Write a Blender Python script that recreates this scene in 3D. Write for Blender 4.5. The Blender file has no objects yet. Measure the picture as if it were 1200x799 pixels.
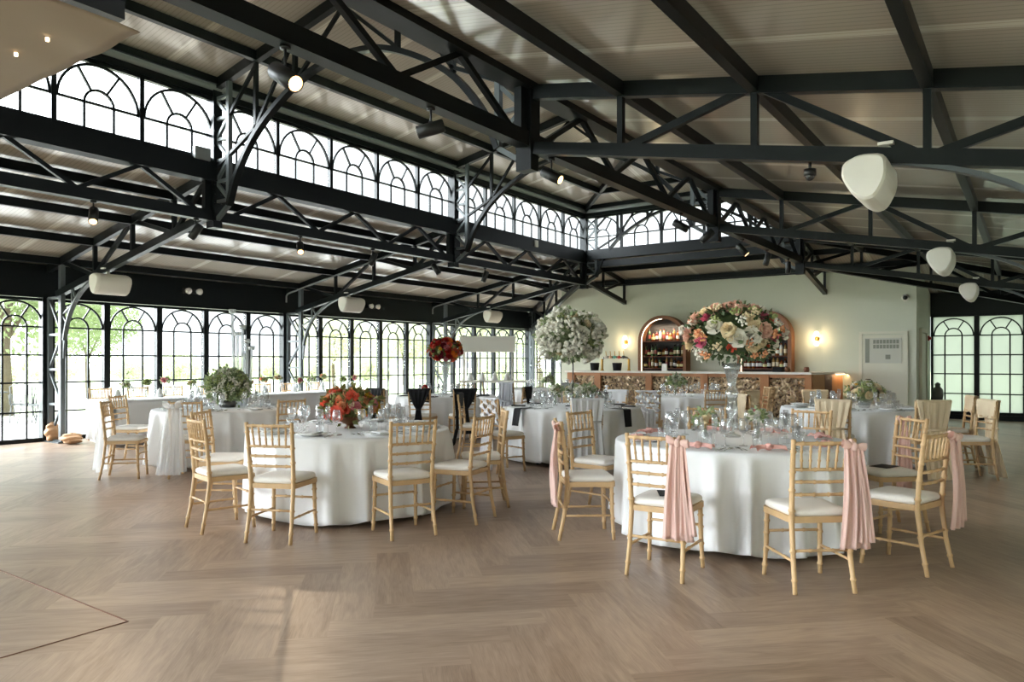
import bpy, math, random
from mathutils import Vector, Matrix, Euler
random.seed(11)
scn = bpy.context.scene
SKY = 1.15
ZEN = 7.5
SUNDIR = (-.85,-.5,.34); SUNPOW = 5.; SUNK = 29.
EXPO = 0.66
COL = scn.collection
PI = math.pi
R = math.radians

# ------------------------------------------------------------------ helpers
class MB:
    def __init__(self):
        self.v = []; self.f = []; self.m = []; self.s = []; self.cur = 0; self.M = None
    def _add(self, vs, fs, smooth=False):
        b = len(self.v)
        if self.M is not None: vs = [self.M @ Vector(p) for p in vs]
        self.v += [tuple(p) for p in vs]
        for f in fs:
            self.f.append(tuple(b+i for i in f)); self.m.append(self.cur); self.s.append(smooth)
        return self
    def box(self, c, s, rot=None):
        x, y, z = s[0]/2, s[1]/2, s[2]/2
        P = [Vector((a*x, b*y, d*z)) for a in (-1,1) for b in (-1,1) for d in (-1,1)]
        if rot is not None: P = [rot @ p for p in P]
        P = [p + Vector(c) for p in P]
        return self._add(P, [(0,1,3,2),(4,6,7,5),(0,4,5,1),(2,3,7,6),(0,2,6,4),(1,5,7,3)])
    def bar(self, p, q, w, h, up=(0,0,1)):
        p = Vector(p); q = Vector(q); d = (q-p).normalized(); up = Vector(up)
        if abs(d.dot(up)) > .98: up = Vector((0,1,0)) if abs(d.y) < .9 else Vector((1,0,0))
        s = d.cross(up).normalized(); u = s.cross(d).normalized()
        P = [e + s*(a*w/2) + u*(b*h/2) for e in (p,q) for a,b in ((-1,-1),(1,-1),(1,1),(-1,1))]
        return self._add(P, [(3,2,1,0),(4,5,6,7),(0,1,5,4),(1,2,6,5),(2,3,7,6),(3,0,4,7)])
    def tube(self, pts, rad, n=8, caps=True, smooth=True, closed=False):
        pts = [Vector(p) for p in pts]; N = len(pts)
        if not isinstance(rad, (list, tuple)): rad = [rad]*N
        vs = []; fs = []; ref = None
        for i, p in enumerate(pts):
            if closed: d = pts[(i+1) % N] - pts[i-1]
            else: d = pts[min(i+1, N-1)] - pts[max(i-1, 0)]
            d = d.normalized()
            if ref is None:
                ref = Vector((0,0,1)) if abs(d.z) < .9 else Vector((1,0,0))
            a = (ref - d*ref.dot(d)).normalized(); b = d.cross(a); ref = a
            for k in range(n):
                t = 2*PI*k/n
                vs.append(p + (a*math.cos(t) + b*math.sin(t))*rad[i])
        for i in range(N if closed else N-1):
            j = (i+1) % N
            for k in range(n):
                l = (k+1) % n
                fs.append((i*n+k, i*n+l, j*n+l, j*n+k))
        if caps and not closed:
            fs.append(tuple(range(n-1, -1, -1))); fs.append(tuple((N-1)*n+k for k in range(n)))
        return self._add(vs, fs, smooth)
    def lathe(self, prof, n=16, c=(0,0,0), smooth=True, capb=True, capt=False):
        vs = []; fs = []; N = len(prof)
        for r, z in prof:
            for k in range(n):
                t = 2*PI*k/n
                vs.append((c[0]+r*math.cos(t), c[1]+r*math.sin(t), c[2]+z))
        for i in range(N-1):
            for k in range(n):
                l = (k+1) % n
                fs.append((i*n+k, i*n+l, (i+1)*n+l, (i+1)*n+k))
        if capb: fs.append(tuple(range(n-1, -1, -1)))
        if capt: fs.append(tuple((N-1)*n+k for k in range(n)))
        return self._add(vs, fs, smooth)
    def grid(self, fn, nu, nv, smooth=True, wrap=False):
        vs = [fn(i/nu, j/nv) for j in range(nv+1) for i in range(nu if wrap else nu+1)]
        w = nu if wrap else nu+1; fs = []
        for j in range(nv):
            for i in range(nu):
                k = (i+1) % w if wrap else i+1
                fs.append((j*w+i, j*w+k, (j+1)*w+k, (j+1)*w+i))
        return self._add(vs, fs, smooth)
    def prism(self, poly, a, b, axis='z'):
        n = len(poly)
        def P(p, h):
            return {'z': (p[0], p[1], h), 'y': (p[0], h, p[1]), 'x': (h, p[0], p[1])}[axis]
        vs = [P(p, a) for p in poly] + [P(p, b) for p in poly]
        fs = [tuple(range(n-1, -1, -1)), tuple(range(n, 2*n))] + [(i, (i+1) % n, n+(i+1) % n, n+i) for i in range(n)]
        return self._add(vs, fs)
    def ball(self, c, r, n=10, m=6, sc=(1,1,1)):
        def fn(u, v):
            t = 2*PI*u; p = PI*(v-.5)
            return (c[0]+r*sc[0]*math.cos(p)*math.cos(t), c[1]+r*sc[1]*math.cos(p)*math.sin(t), c[2]+r*sc[2]*math.sin(p))
        return self.grid(fn, n, m, True, True)
    def mesh(self, name, mats):
        me = bpy.data.meshes.new(name)
        me.from_pydata(self.v, [], self.f)
        if not isinstance(mats, (list, tuple)): mats = [mats]
        for mt in mats: me.materials.append(mt)
        me.polygons.foreach_set('material_index', self.m)
        me.polygons.foreach_set('use_smooth', self.s)
        me.update()
        return me
    def build(self, name, mats, parent=None, loc=None, rz=None):
        return link(name, self.mesh(name, mats), parent, loc, rz)

def link(name, me, parent=None, loc=None, rz=None):
    o = bpy.data.objects.new(name, me); COL.objects.link(o)
    if parent is not None: o.parent = parent
    if loc is not None: o.location = loc
    if rz is not None: o.rotation_euler = (0,0,rz)
    return o
def tag(o, label=None, cat=None, group=None, kind=None):
    if label: o['label'] = label
    if cat: o['category'] = cat
    if group: o['group'] = group
    if kind: o['kind'] = kind
    return o
def thing(name, label, cat, loc=(0,0,0), rz=0, group=None):
    o = bpy.data.objects.new(name, None); COL.objects.link(o)
    o.empty_display_size = .1
    o.location = loc; o.rotation_euler = (0,0,rz)
    return tag(o, label, cat, group)
def struct(name, loc=(0,0,0), rz=0, label=None, cat=None):
    o = bpy.data.objects.new(name, None); COL.objects.link(o)
    o.empty_display_size = .1
    o.location = loc; o.rotation_euler = (0,0,rz); o['kind'] = 'structure'
    return tag(o, label, cat)
def copy_tree(o, loc=None, rz=None, label=None, group=None, parent=None):
    c = o.copy(); COL.objects.link(c); c.parent = parent
    if loc is not None: c.location = loc
    if rz is not None: c.rotation_euler = (0,0,rz)
    if label: c['label'] = label
    if group: c['group'] = group
    for ch in list(o.children): copy_tree(ch, parent=c)
    return c
def solid(o, t, off=0):
    m = o.modifiers.new('thickness', 'SOLIDIFY'); m.thickness = t; m.offset = off
    return o
def rad3(a, b, t): return a + (b-a)*t

# ------------------------------------------------------------------ camera frame of the room
YAW = math.atan(610/859.); SY, CY = math.sin(YAW), math.cos(YAW)
EYE = 1.39
def W(x, d, z=0.):           # x metres right of and d metres ahead of where the photographer stood
    return Vector((CY*x - SY*d, SY*x + CY*d, z))
def rz_face(fx, fy): return math.atan2(-fx, fy)

# ------------------------------------------------------------------ materials
def srgb(r, g, b):
    f = lambda c: (c/255/12.92) if c/255 <= .04045 else ((c/255+.055)/1.055)**2.4
    return (f(r), f(g), f(b), 1)
def mat(name, col, rough=.6, metal=0., spec=.5, noise=None, bump=None, emit=None, sheen=0, trans=0):
    m = bpy.data.materials.new(name); m.use_nodes = True
    nt = m.node_tree; b = nt.nodes['Principled BSDF']
    b.inputs['Base Color'].default_value = col
    b.inputs['Roughness'].default_value = rough; b.inputs['Metallic'].default_value = metal
    b.inputs['Specular IOR Level'].default_value = spec
    if sheen: b.inputs['Sheen Weight'].default_value = sheen
    if emit:
        b.inputs['Emission Color'].default_value = emit[0]; b.inputs['Emission Strength'].default_value = emit[1]
    if noise:
        sc, amt = noise[0], noise[1]; stretch = noise[2] if len(noise) > 2 else (1,1,1)
        tc = nt.nodes.new('ShaderNodeTexCoord'); mp = nt.nodes.new('ShaderNodeMapping')
        mp.inputs['Scale'].default_value = stretch
        n = nt.nodes.new('ShaderNodeTexNoise'); n.inputs['Scale'].default_value = sc; n.inputs['Detail'].default_value = 3
        mx = nt.nodes.new('ShaderNodeMix'); mx.data_type = 'RGBA'
        mx.inputs['A'].default_value = tuple(c*(1-amt) for c in col[:3])+(1,)
        mx.inputs['B'].default_value = tuple(min(1, c*(1+amt)) for c in col[:3])+(1,)
        nt.links.new(tc.outputs['Object'], mp.inputs['Vector']); nt.links.new(mp.outputs[0], n.inputs['Vector'])
        nt.links.new(n.outputs['Fac'], mx.inputs['Factor']); nt.links.new(mx.outputs['Result'], b.inputs['Base Color'])
    if bump:
        tc = nt.nodes.new('ShaderNodeTexCoord'); n = nt.nodes.new('ShaderNodeTexNoise'); n.inputs['Scale'].default_value = bump[0]
        bp = nt.nodes.new('ShaderNodeBump'); bp.inputs['Strength'].default_value = bump[1]; bp.inputs['Distance'].default_value = .01
        nt.links.new(tc.outputs['Object'], n.inputs['Vector']); nt.links.new(n.outputs['Fac'], bp.inputs['Height'])
        nt.links.new(bp.outputs[0], b.inputs['Normal'])
    if trans:
        out = nt.nodes['Material Output']
        t = nt.nodes.new('ShaderNodeBsdfTranslucent'); t.inputs['Color'].default_value = col
        ms = nt.nodes.new('ShaderNodeMixShader'); ms.inputs[0].default_value = trans
        nt.links.new(b.outputs[0], ms.inputs[1]); nt.links.new(t.outputs[0], ms.inputs[2]); nt.links.new(ms.outputs[0], out.inputs[0])
    return m
def glass_mat(name, tint, refl=.1, edge=.35, rough=.02, veil=0., veilcol=(1,1,1,1)):
    m = bpy.data.materials.new(name); m.use_nodes = True; nt = m.node_tree
    nt.nodes.remove(nt.nodes['Principled BSDF']); out = nt.nodes['Material Output']
    tr = nt.nodes.new('ShaderNodeBsdfTransparent'); tr.inputs[0].default_value = tint
    gl = nt.nodes.new('ShaderNodeBsdfGlossy'); gl.inputs['Roughness'].default_value = rough
    lw = nt.nodes.new('ShaderNodeLayerWeight'); lw.inputs['Blend'].default_value = .35
    mr = nt.nodes.new('ShaderNodeMapRange'); mr.inputs['To Min'].default_value = refl; mr.inputs['To Max'].default_value = edge
    ms = nt.nodes.new('ShaderNodeMixShader')
    nt.links.new(lw.outputs['Facing'], mr.inputs['Value']); nt.links.new(mr.outputs[0], ms.inputs[0])
    nt.links.new(tr.outputs[0], ms.inputs[1]); nt.links.new(gl.outputs[0], ms.inputs[2])
    last = ms
    if veil:
        tl = nt.nodes.new('ShaderNodeBsdfTranslucent'); tl.inputs[0].default_value = veilcol
        m2 = nt.nodes.new('ShaderNodeMixShader'); m2.inputs[0].default_value = veil
        nt.links.new(ms.outputs[0], m2.inputs[1]); nt.links.new(tl.outputs[0], m2.inputs[2]); last = m2
    nt.links.new(last.outputs[0], out.inputs[0])
    return m
def sheer_mat(name, col, alpha):
    m = bpy.data.materials.new(name); m.use_nodes = True; nt = m.node_tree
    b = nt.nodes['Principled BSDF']; b.inputs['Base Color'].default_value = col; b.inputs['Roughness'].default_value = .8
    out = nt.nodes['Material Output']
    tl = nt.nodes.new('ShaderNodeBsdfTranslucent'); tl.inputs[0].default_value = col
    m1 = nt.nodes.new('ShaderNodeMixShader'); m1.inputs[0].default_value = .35
    nt.links.new(b.outputs[0], m1.inputs[1]); nt.links.new(tl.outputs[0], m1.inputs[2])
    tr = nt.nodes.new('ShaderNodeBsdfTransparent'); ms = nt.nodes.new('ShaderNodeMixShader'); ms.inputs[0].default_value = alpha
    nt.links.new(tr.outputs[0], ms.inputs[1]); nt.links.new(m1.outputs[0], ms.inputs[2]); nt.links.new(ms.outputs[0], out.inputs[0])
    return m

M = {}
M['steel'] = mat('dark_steel', srgb(14,19,20), .38, 0, .2)
M['steelglare'] = mat('glare_lattice_steel', srgb(84,90,92), .4, 0, .3)  # dark steel lightened: glare on the lattice faces is put into the colour
M['acrylic'] = glass_mat('clear_acrylic', (.93,.95,.95,1), .2, .8, .1, .3, (.92,.94,.95,1))
M['steel_pale'] = mat('eave_tube', srgb(120,124,124), .5)
M['clear'] = glass_mat('window_glass', (.97,.98,.97,1), .03, .3)
M['frost'] = glass_mat('frosted_glass', (.52,.55,.51,1), .03, .2, .2, .7, srgb(166,171,160))
M['wall'] = mat('sage_plaster', srgb(205,208,190), .8, noise=(2,.03))
M['door'] = mat('cream_paint', srgb(214,212,194), .6)
M['white'] = mat('white_paint', srgb(232,230,222), .6)
M['cloth'] = mat('white_linen', srgb(236,236,236), .9, spec=.2, bump=(60,.05), sheen=.1)
M['cloth2'] = mat('white_runner', srgb(228,228,226), .9, spec=.2)
M['cushion'] = mat('white_cushion', srgb(235,230,222), .85, spec=.25, bump=(25,.1))
M['pink'] = mat('blush_chiffon', srgb(236,203,192), .8, spec=.2, sheen=.2, trans=.25)
M['pinknap'] = mat('pink_napkin', srgb(232,180,170), .85, spec=.2)
M['cream'] = mat('cream_chiffon', srgb(233,214,182), .85, spec=.2, trans=.2)
M['braid'] = mat('white_chiffon', srgb(238,236,238), .85, spec=.2, trans=.2)
M['lav'] = mat('pale_grey_drape', srgb(228,228,229), .85, spec=.2, trans=.15)
M['black'] = mat('black_fabric', srgb(22,22,24), .8, spec=.3)
M['sheer'] = sheer_mat('white_organza', srgb(240,240,240), .55)
M['greyup'] = mat('grey_upholstery', srgb(176,178,184), .9)
M['chrome'] = mat('cutlery_steel', srgb(175,175,172), .22, 1.)
M['china'] = mat('white_china', srgb(238,238,236), .2)
M['glass'] = glass_mat('clear_crystal', (.985,.99,.99,1), .04, .6, .03, .07, (.95,.97,1,1))
M['crystal'] = glass_mat('cut_crystal', (.93,.95,.95,1), .16, .85, .1, .08, (.9,.93,.95,1))
M['copper'] = mat('copper_bowl', srgb(112,74,48), .4, .5)
M['brass'] = mat('brass', srgb(190,150,80), .3, 1.)
M['oak'] = mat('orange_oak', srgb(176,118,72), .5, noise=(6,.18,(1,1,.12)))
M['oakpale'] = mat('pale_oak', srgb(196,150,104), .5, noise=(6,.15,(1,1,.12)))
M['oakdark'] = mat('dark_oak', srgb(104,58,34), .5, noise=(6,.15,(1,1,.12)))
M['archwood'] = mat('arch_wood', srgb(140,92,58), .5, noise=(8,.15))
M['nichedark'] = mat('niche_back', srgb(34,28,25), .6)
M['counter'] = mat('counter_white', srgb(236,230,220), .35)
M['speaker'] = mat('speaker_white', srgb(226,222,212), .6)
M['canvas'] = mat('beige_canvas', srgb(150,134,115), .85, noise=(3,.05), trans=.1)
M['blackmetal'] = mat('black_metal', srgb(16,17,18), .45)
M['lens'] = mat('lamp_lens', (1,.72,.4,1), .4, emit=((1,.58,.24,1), 3.))
M['globe'] = mat('sconce_globe', (1,.9,.7,1), .4, emit=((1,.78,.5,1), 3.2))
M['led'] = mat('led_strip', (1,.85,.65,1), .4, emit=((1,.82,.6,1), 2.6))
M['darklens'] = mat('unlit_lens', srgb(40,40,42), .2)
M['redlamp'] = mat('alarm_red', srgb(190,30,24), .4)
M['paper'] = mat('board_paper', srgb(196,196,184), .7)
M['papercard'] = mat('board_cards', srgb(140,143,132), .7)
M['stem'] = mat('green_stem', srgb(80,104,50), .7)
M['leafd'] = mat('dark_leaf', srgb(74,94,56), .6, noise=(9,.3), trans=.15)
M['leafg'] = mat('sage_leaf', srgb(146,160,118), .6, noise=(9,.25), trans=.15)
M['leafo'] = mat('olive_leaf', srgb(110,112,58), .6, noise=(9,.25), trans=.15)
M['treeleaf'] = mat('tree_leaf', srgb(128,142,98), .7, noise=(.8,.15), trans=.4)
M['treeleaf2'] = mat('tree_leaf_washed', srgb(196,200,168), .7, noise=(.8,.1), trans=.4)  # leaves paled: the bright haze outside is put into their colour
M['bark'] = mat('bark', srgb(96,84,70), .9, noise=(6,.3))
M['lawn'] = mat('lawn', srgb(166,176,140), .9, noise=(1.5,.1))
M['patio'] = mat('patio_stone', srgb(214,212,206), .8, noise=(3,.04))
M['stone'] = mat('tan_stone', srgb(190,150,112), .8, noise=(7,.15))
M['silver'] = mat('dull_silver', srgb(110,110,108), .35, .9)
M['pewter'] = mat('patio_metal', srgb(70,72,72), .5, .3)
def fl(n, r, g, b): M[n] = mat('petal_'+n, srgb(r,g,b), .7, spec=.2, trans=.2, noise=(30,.06))
fl('fwhite',238,234,222); fl('fcream',238,222,188); fl('fblush',232,194,176); fl('fpink',222,120,148); fl('fcoral',226,104,82)
fl('fpeach',236,172,128); fl('fred',176,40,36); fl('fdeep',120,26,44); fl('forange',226,120,44); fl('fyellow',222,176,60); fl('frose',226,150,158); fl('fgreen',170,180,120)

def chair_wood():
    m = mat('limewashed_wood', srgb(200,166,122), .55, noise=(14,.14,(1,1,.35)))
    return m
M['chair'] = chair_wood()

def floor_mat():
    m = bpy.data.materials.new('herringbone_oak'); m.use_nodes = True; nt = m.node_tree; b = nt.nodes['Principled BSDF']
    uv = nt.nodes.new('ShaderNodeUVMap'); uv.uv_map = 'UVMap'
    at = nt.nodes.new('ShaderNodeAttribute'); at.attribute_name = 'plank'
    mp = nt.nodes.new('ShaderNodeMapping'); mp.inputs['Scale'].default_value = (1.3, 9, 1)
    n1 = nt.nodes.new('ShaderNodeTexNoise'); n1.inputs['Scale'].default_value = 2.2; n1.inputs['Detail'].default_value = 5; n1.inputs['Distortion'].default_value = 1.2
    mp2 = nt.nodes.new('ShaderNodeMapping'); mp2.inputs['Scale'].default_value = (2.5, 60, 1)
    n2 = nt.nodes.new('ShaderNodeTexNoise'); n2.inputs['Scale'].default_value = 3; n2.inputs['Detail'].default_value = 2
    nt.links.new(uv.outputs[0], mp.inputs['Vector']); nt.links.new(mp.outputs[0], n1.inputs['Vector'])
    nt.links.new(uv.outputs[0], mp2.inputs['Vector']); nt.links.new(mp2.outputs[0], n2.inputs['Vector'])
    def math_(op, a, bb):
        x = nt.nodes.new('ShaderNodeMath'); x.operation = op
        for k, s in enumerate((a, bb)):
            if isinstance(s, (int, float)): x.inputs[k].default_value = s
            else: nt.links.new(s, x.inputs[k])
        return x.outputs[0]
    f = math_('ADD', math_('MULTIPLY', n1.outputs['Fac'], .6), math_('MULTIPLY', n2.outputs['Fac'], .4))
    f = math_('ADD', f, math_('MULTIPLY', at.outputs['Fac'], .26))
    cr = nt.nodes.new('ShaderNodeValToRGB')
    cr.color_ramp.elements[0].position = .32; cr.color_ramp.elements[0].color = srgb(120,97,79)
    cr.color_ramp.elements[1].position = .85; cr.color_ramp.elements[1].color = srgb(173,150,129)
    nt.links.new(f, cr.inputs[0]); nt.links.new(cr.outputs[0], b.inputs['Base Color'])
    b.inputs['Roughness'].default_value = .36; b.inputs['Specular IOR Level'].default_value = .45
    bp = nt.nodes.new('ShaderNodeBump'); bp.inputs['Strength'].default_value = .08; bp.inputs['Distance'].default_value = .004
    nt.links.new(n2.outputs['Fac'], bp.inputs['Height']); nt.links.new(bp.outputs[0], b.inputs['Normal'])
    return m
M['floor'] = floor_mat()

def roof_mat(axis):
    # opal multiwall sheet: fine flutes run down the slope, paler joint strips between sheets
    m = bpy.data.materials.new('opal_roof_sheet'); m.use_nodes = True; nt = m.node_tree; b = nt.nodes['Principled BSDF']
    tc = nt.nodes.new('ShaderNodeTexCoord'); sp = nt.nodes.new('ShaderNodeSeparateXYZ')
    nt.links.new(tc.outputs['Object'], sp.inputs[0]); src = sp.outputs['Y' if axis == 'y' else 'X']
    def math_(op, a, bb=None):
        x = nt.nodes.new('ShaderNodeMath'); x.operation = op
        for k, s in enumerate((a, bb)):
            if s is None: continue
            if isinstance(s, (int, float)): x.inputs[k].default_value = s
            else: nt.links.new(s, x.inputs[k])
        return x.outputs[0]
    fr = math_('FRACT', math_('DIVIDE', src, 1.006))
    strip = math_('LESS_THAN', fr, .11)
    fl_ = math_('FRACT', math_('MULTIPLY', src, 17))
    line = math_('MULTIPLY', math_('LESS_THAN', fl_, .2), .34)
    mx = nt.nodes.new('ShaderNodeMix'); mx.data_type = 'RGBA'
    mx.inputs['A'].default_value = srgb(170,161,148); mx.inputs['B'].default_value = srgb(204,196,182)
    nt.links.new(strip, mx.inputs['Factor'])
    m2 = nt.nodes.new('ShaderNodeMix'); m2.data_type = 'RGBA'; m2.inputs['B'].default_value = srgb(120,110,98)
    nt.links.new(line, m2.inputs['Factor']); nt.links.new(mx.outputs['Result'], m2.inputs['A'])
    nt.links.new(m2.outputs['Result'], b.inputs['Base Color'])
    b.inputs['Roughness'].default_value = .2; b.inputs['Specular IOR Level'].default_value = 1.
    tl = nt.nodes.new('ShaderNodeBsdfTranslucent'); nt.links.new(m2.outputs['Result'], tl.inputs[0])
    ms = nt.nodes.new('ShaderNodeMixShader'); ms.inputs[0].default_value = ROOF_T
    nt.links.new(b.outputs[0], ms.inputs[1]); nt.links.new(tl.outputs[0], ms.inputs[2])
    nt.links.new(ms.outputs[0], nt.nodes['Material Output'].inputs[0])
    return m
ROOF_T = .02
M['roofy'] = roof_mat('y'); M['roofx'] = roof_mat('x')

def sequin_mat():
    m = bpy.data.materials.new('sequin_mosaic'); m.use_nodes = True; nt = m.node_tree; b = nt.nodes['Principled BSDF']
    tc = nt.nodes.new('ShaderNodeTexCoord'); vo = nt.nodes.new('ShaderNodeTexVoronoi'); vo.inputs['Scale'].default_value = 27
    nt.links.new(tc.outputs['Object'], vo.inputs['Vector'])
    cr = nt.nodes.new('ShaderNodeValToRGB')
    cr.color_ramp.elements[0].position = .15; cr.color_ramp.elements[0].color = srgb(66,44,28)
    cr.color_ramp.elements[1].position = .9; cr.color_ramp.elements[1].color = srgb(232,206,168)
    sx = nt.nodes.new('ShaderNodeSeparateColor'); nt.links.new(vo.outputs['Color'], sx.inputs[0])
    nt.links.new(sx.outputs[0], cr.inputs[0]); nt.links.new(cr.outputs[0], b.inputs['Base Color'])
    b.inputs['Metallic'].default_value = .75; b.inputs['Roughness'].default_value = .3
    ge = nt.nodes.new('ShaderNodeNewGeometry'); va = nt.nodes.new('ShaderNodeVectorMath'); va.operation = 'SUBTRACT'
    va.inputs[1].default_value = (.5,.5,.5); nt.links.new(vo.outputs['Color'], va.inputs[0])
    vs = nt.nodes.new('ShaderNodeVectorMath'); vs.operation = 'SCALE'; vs.inputs['Scale'].default_value = 1.0; nt.links.new(va.outputs[0], vs.inputs[0])
    vd = nt.nodes.new('ShaderNodeVectorMath'); vd.operation = 'ADD'; nt.links.new(vs.outputs[0], vd.inputs[0]); nt.links.new(ge.outputs['Normal'], vd.inputs[1])
    vn = nt.nodes.new('ShaderNodeVectorMath'); vn.operation = 'NORMALIZE'; nt.links.new(vd.outputs[0], vn.inputs[0]); nt.links.new(vn.outputs[0], b.inputs['Normal'])
    return m
M['sequin'] = sequin_mat()

# ------------------------------------------------------------------ building dimensions (metres)
XL, XR = -14.12, 1.16            # left window wall; unseen right wall, made solid to dim that side
LL, LR = -9.05, -3.92             # lantern sides
Y0, BAY = 5.77, 5.03             # first full truss in view, bay length
YE = Y0 + 2*BAY                  # lantern end
YB = Y0 + 3*BAY                  # back window wall
YF = Y0 - 2*BAY                  # unseen glazed wall behind the photographer, brought near to light the table fronts
YW = 18.1                        # sage bar wall
WX0, WX1 = -11.1, -2.06
PITCH = BAY/5
SL = .187                        # roof slope
XC = (LL+LR)/2
def zr(d): return 3.95 - SL*d    # rafter centre line, d = distance out from the lantern
def zb(d): return 3.42 - SL*d    # bottom chord centre line
NODES = (.99, 2.15, 3.33, 4.5)

# ------------------------------------------------------------------ floor
def build_floor():
    w = .228; n = 5; L = w*n
    x0, x1, y0, y1 = XL-.05, XR+.05, YF-.05, YB+.05
    c, s = math.cos(PI/4), math.sin(PI/4)
    vs = []; fs = []; uvs = []; rnd = []
    def clip(poly):
        for ax, lim, sg in ((0,x0,1),(0,x1,-1),(1,y0,1),(1,y1,-1)):
            out = []
            for i in range(len(poly)):
                a = poly[i-1]; b = poly[i]
                da = (a[ax]-lim)*sg; db = (b[ax]-lim)*sg
                if (da >= 0) != (db >= 0):
                    t = da/(da-db); out.append(tuple(a[k]+(b[k]-a[k])*t for k in range(4)))
                if db >= 0: out.append(b)
            poly = out
            if not poly: return poly
        return poly
    cx, cy = -1.30, 3.45
    rr = random.Random(5)
    for k in range(-150, 151):
        for m in range(-24, 25):
            ox, oy = k*w + m*L, k*w - m*L
            wx, wy = cx + c*ox - s*oy, cy + s*ox + c*oy
            if not (x0-3 < wx < x1+3 and y0-3 < wy < y1+3): continue
            for (ax, ay, bx, by, hor) in ((0,0,L,w,1), (0,w,w,w+L,0)):
                o = (rr.random()*40, rr.random()*40); rv = rr.random()
                P = []
                for (px, py, u, v) in ((ax,ay,0,0),(bx,ay,1,0),(bx,by,1,1),(ax,by,0,1)):
                    uu, vv = (u*L, v*w) if hor else (v*L, u*w)
                    X, Y = ox+px, oy+py
                    P.append((cx + c*X - s*Y, cy + s*X + c*Y, uu+o[0], vv+o[1]))
                P = clip(P)
                if len(P) < 3: continue
                b = len(vs)
                vs += [(p[0], p[1], 0) for p in P]; uvs += [(p[2], p[3]) for p in P]
                fs.append(tuple(range(b, b+len(P)))); rnd += [rv]*len(P)
    b = len(vs)   # body under the planks
    T = -.02
    for X, Y in ((x0,y0),(x1,y0),(x1,y1),(x0,y1)): vs += [(X,Y,-.001),(X,Y,T-.06)]
    for i in range(4):
        j = (i+1) % 4; fs.append((b+2*i, b+2*i+1, b+2*j+1, b+2*j))
    fs.append((b+1,b+7,b+5,b+3))
    me = bpy.data.meshes.new('floor'); me.from_pydata(vs, [], fs)
    me.update()
    vi = [0]*len(me.loops); me.loops.foreach_get('vertex_index', vi)
    U = []; Q = []
    for k in vi:
        if k < len(uvs): U += uvs[k]; Q.append(rnd[k])
        else: U += [0,0]; Q.append(.5)
    me.uv_layers.new(name='UVMap'); me.attributes.new('plank', 'FLOAT', 'CORNER')
    me.uv_layers['UVMap'].data.foreach_set('uv', U)
    me.attributes['plank'].data.foreach_set('value', Q)
    me.materials.append(M['floor']); me.update()
    o = link('floor', me); o['kind'] = 'structure'
build_floor()
# inlaid edge of the dance floor, two dark joints meeting at a corner
for k, (p, q) in enumerate((((-3.95,2.01,.001),(-9.5,2.01,.001)), ((-3.95,2.01,.001),(-3.95,-3.2,.001)))):
    o = MB().bar(p, q, .007, .004).build('trim_%d' % (k+1), M['oakdark']); o['kind'] = 'structure'

# ------------------------------------------------------------------ windows
def arc_pts(cx, cz, r, a0, a1, n): return [(cx + r*math.cos(a0+(a1-a0)*i/n), 0, cz + r*math.sin(a0+(a1-a0)*i/n)) for i in range(n+1)]
def sweep(mb, pts, w, h):
    for a, b in zip(pts, pts[1:]): 
        a = Vector(a); b = Vector(b); d = (b-a).normalized()*.004
        mb.bar(a-d, b+d, w, h, up=(0,1,0))
def window_meshes(width, z0, z1, spring, bars, r_in, stile, depth, glass):
    hw = width/2; f = MB()
    for s in (-1,1): f.box((s*(hw-stile/2), 0, (z0+z1)/2), (stile, depth, z1-z0))
    f.box((0,0,z0+.035), (width-2*stile, depth*.9, .07)); f.box((0,0,z1-.025), (width-2*stile, depth*.9, .05))
    g = MB(); iw = hw-stile; t = .028
    for z in bars + [spring]: g.bar((-iw,0,z),(iw,0,z),.03,t)
    ro = iw-.012
    sweep(g, arc_pts(0,spring,ro,0,PI,20), .03, .03)
    sweep(g, arc_pts(0,spring,r_in,0,PI,12), .028, .03)
    for s in (-1,1):
        g.bar((s*r_in,0,z0+.06),(s*r_in,0,spring),.03,t)
        a = PI/2 + s*R(31)
        g.bar((r_in*math.cos(a),0,spring+r_in*math.sin(a)),(ro*math.cos(a),0,spring+ro*math.sin(a)),.03,.026)
    p = MB().box((0,.012,(z0+z1)/2),(2*iw,.008,z1-z0-.1))
    return f.mesh('window_frame', M['steel']), g.mesh('glazing_bars', M['steel']), p.mesh('glass_pane', glass)
WIN = {}
def window(key, loc, rz):
    global NWIN
    NWIN += 1
    f, g, p = WIN[key]
    o = link('window_%d' % NWIN, f, None, loc, rz); o['kind'] = 'structure'
    link('glazing_bars', g, o); link('glass_pane', p, o)
NWIN = 0
WIN['wall'] = window_meshes(PITCH, .0, 2.5, 2.0, [.52,1.03,1.51], .185, .055, .11, M['clear'])
WIN['top'] = window_meshes(PITCH, 4.07, 4.96, 4.44, [], .17, .028, .07, M['clear'])
WIN['topend'] = window_meshes((LR-LL)/5, 4.07, 4.96, 4.44, [], .17, .028, .07, M['clear'])
BW = .965
WIN['frost'] = window_meshes(BW, .12, 2.54, 2.03, [.62,1.1,1.56], .18, .055, .11, M['frost'])
WIN['backl'] = window_meshes(BW, .0, 2.5, 2.0, [.52,1.03,1.51], .18, .055, .11, M['clear'])
for i in range(25):
    y = YF + PITCH*(i+.5)
    window('wall', (XL,y,0), R(90))
for i in range(15):
    window('wall', (XL + (XR-XL)*(i+.5)/15, YF, 0), R(180))
for i in range(3): window('backl', (XL+.04+BW*(i+.5), YB, 0), 0)
for i in range(3): window('frost', (WX1+.002+BW*(i+.5), YB, 0), 0)
for i in range(20):
    y = YF + PITCH*(i+.5)
    window('top', (LL,y,0), R(90)); window('top', (LR,y,0), R(-90))
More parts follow.
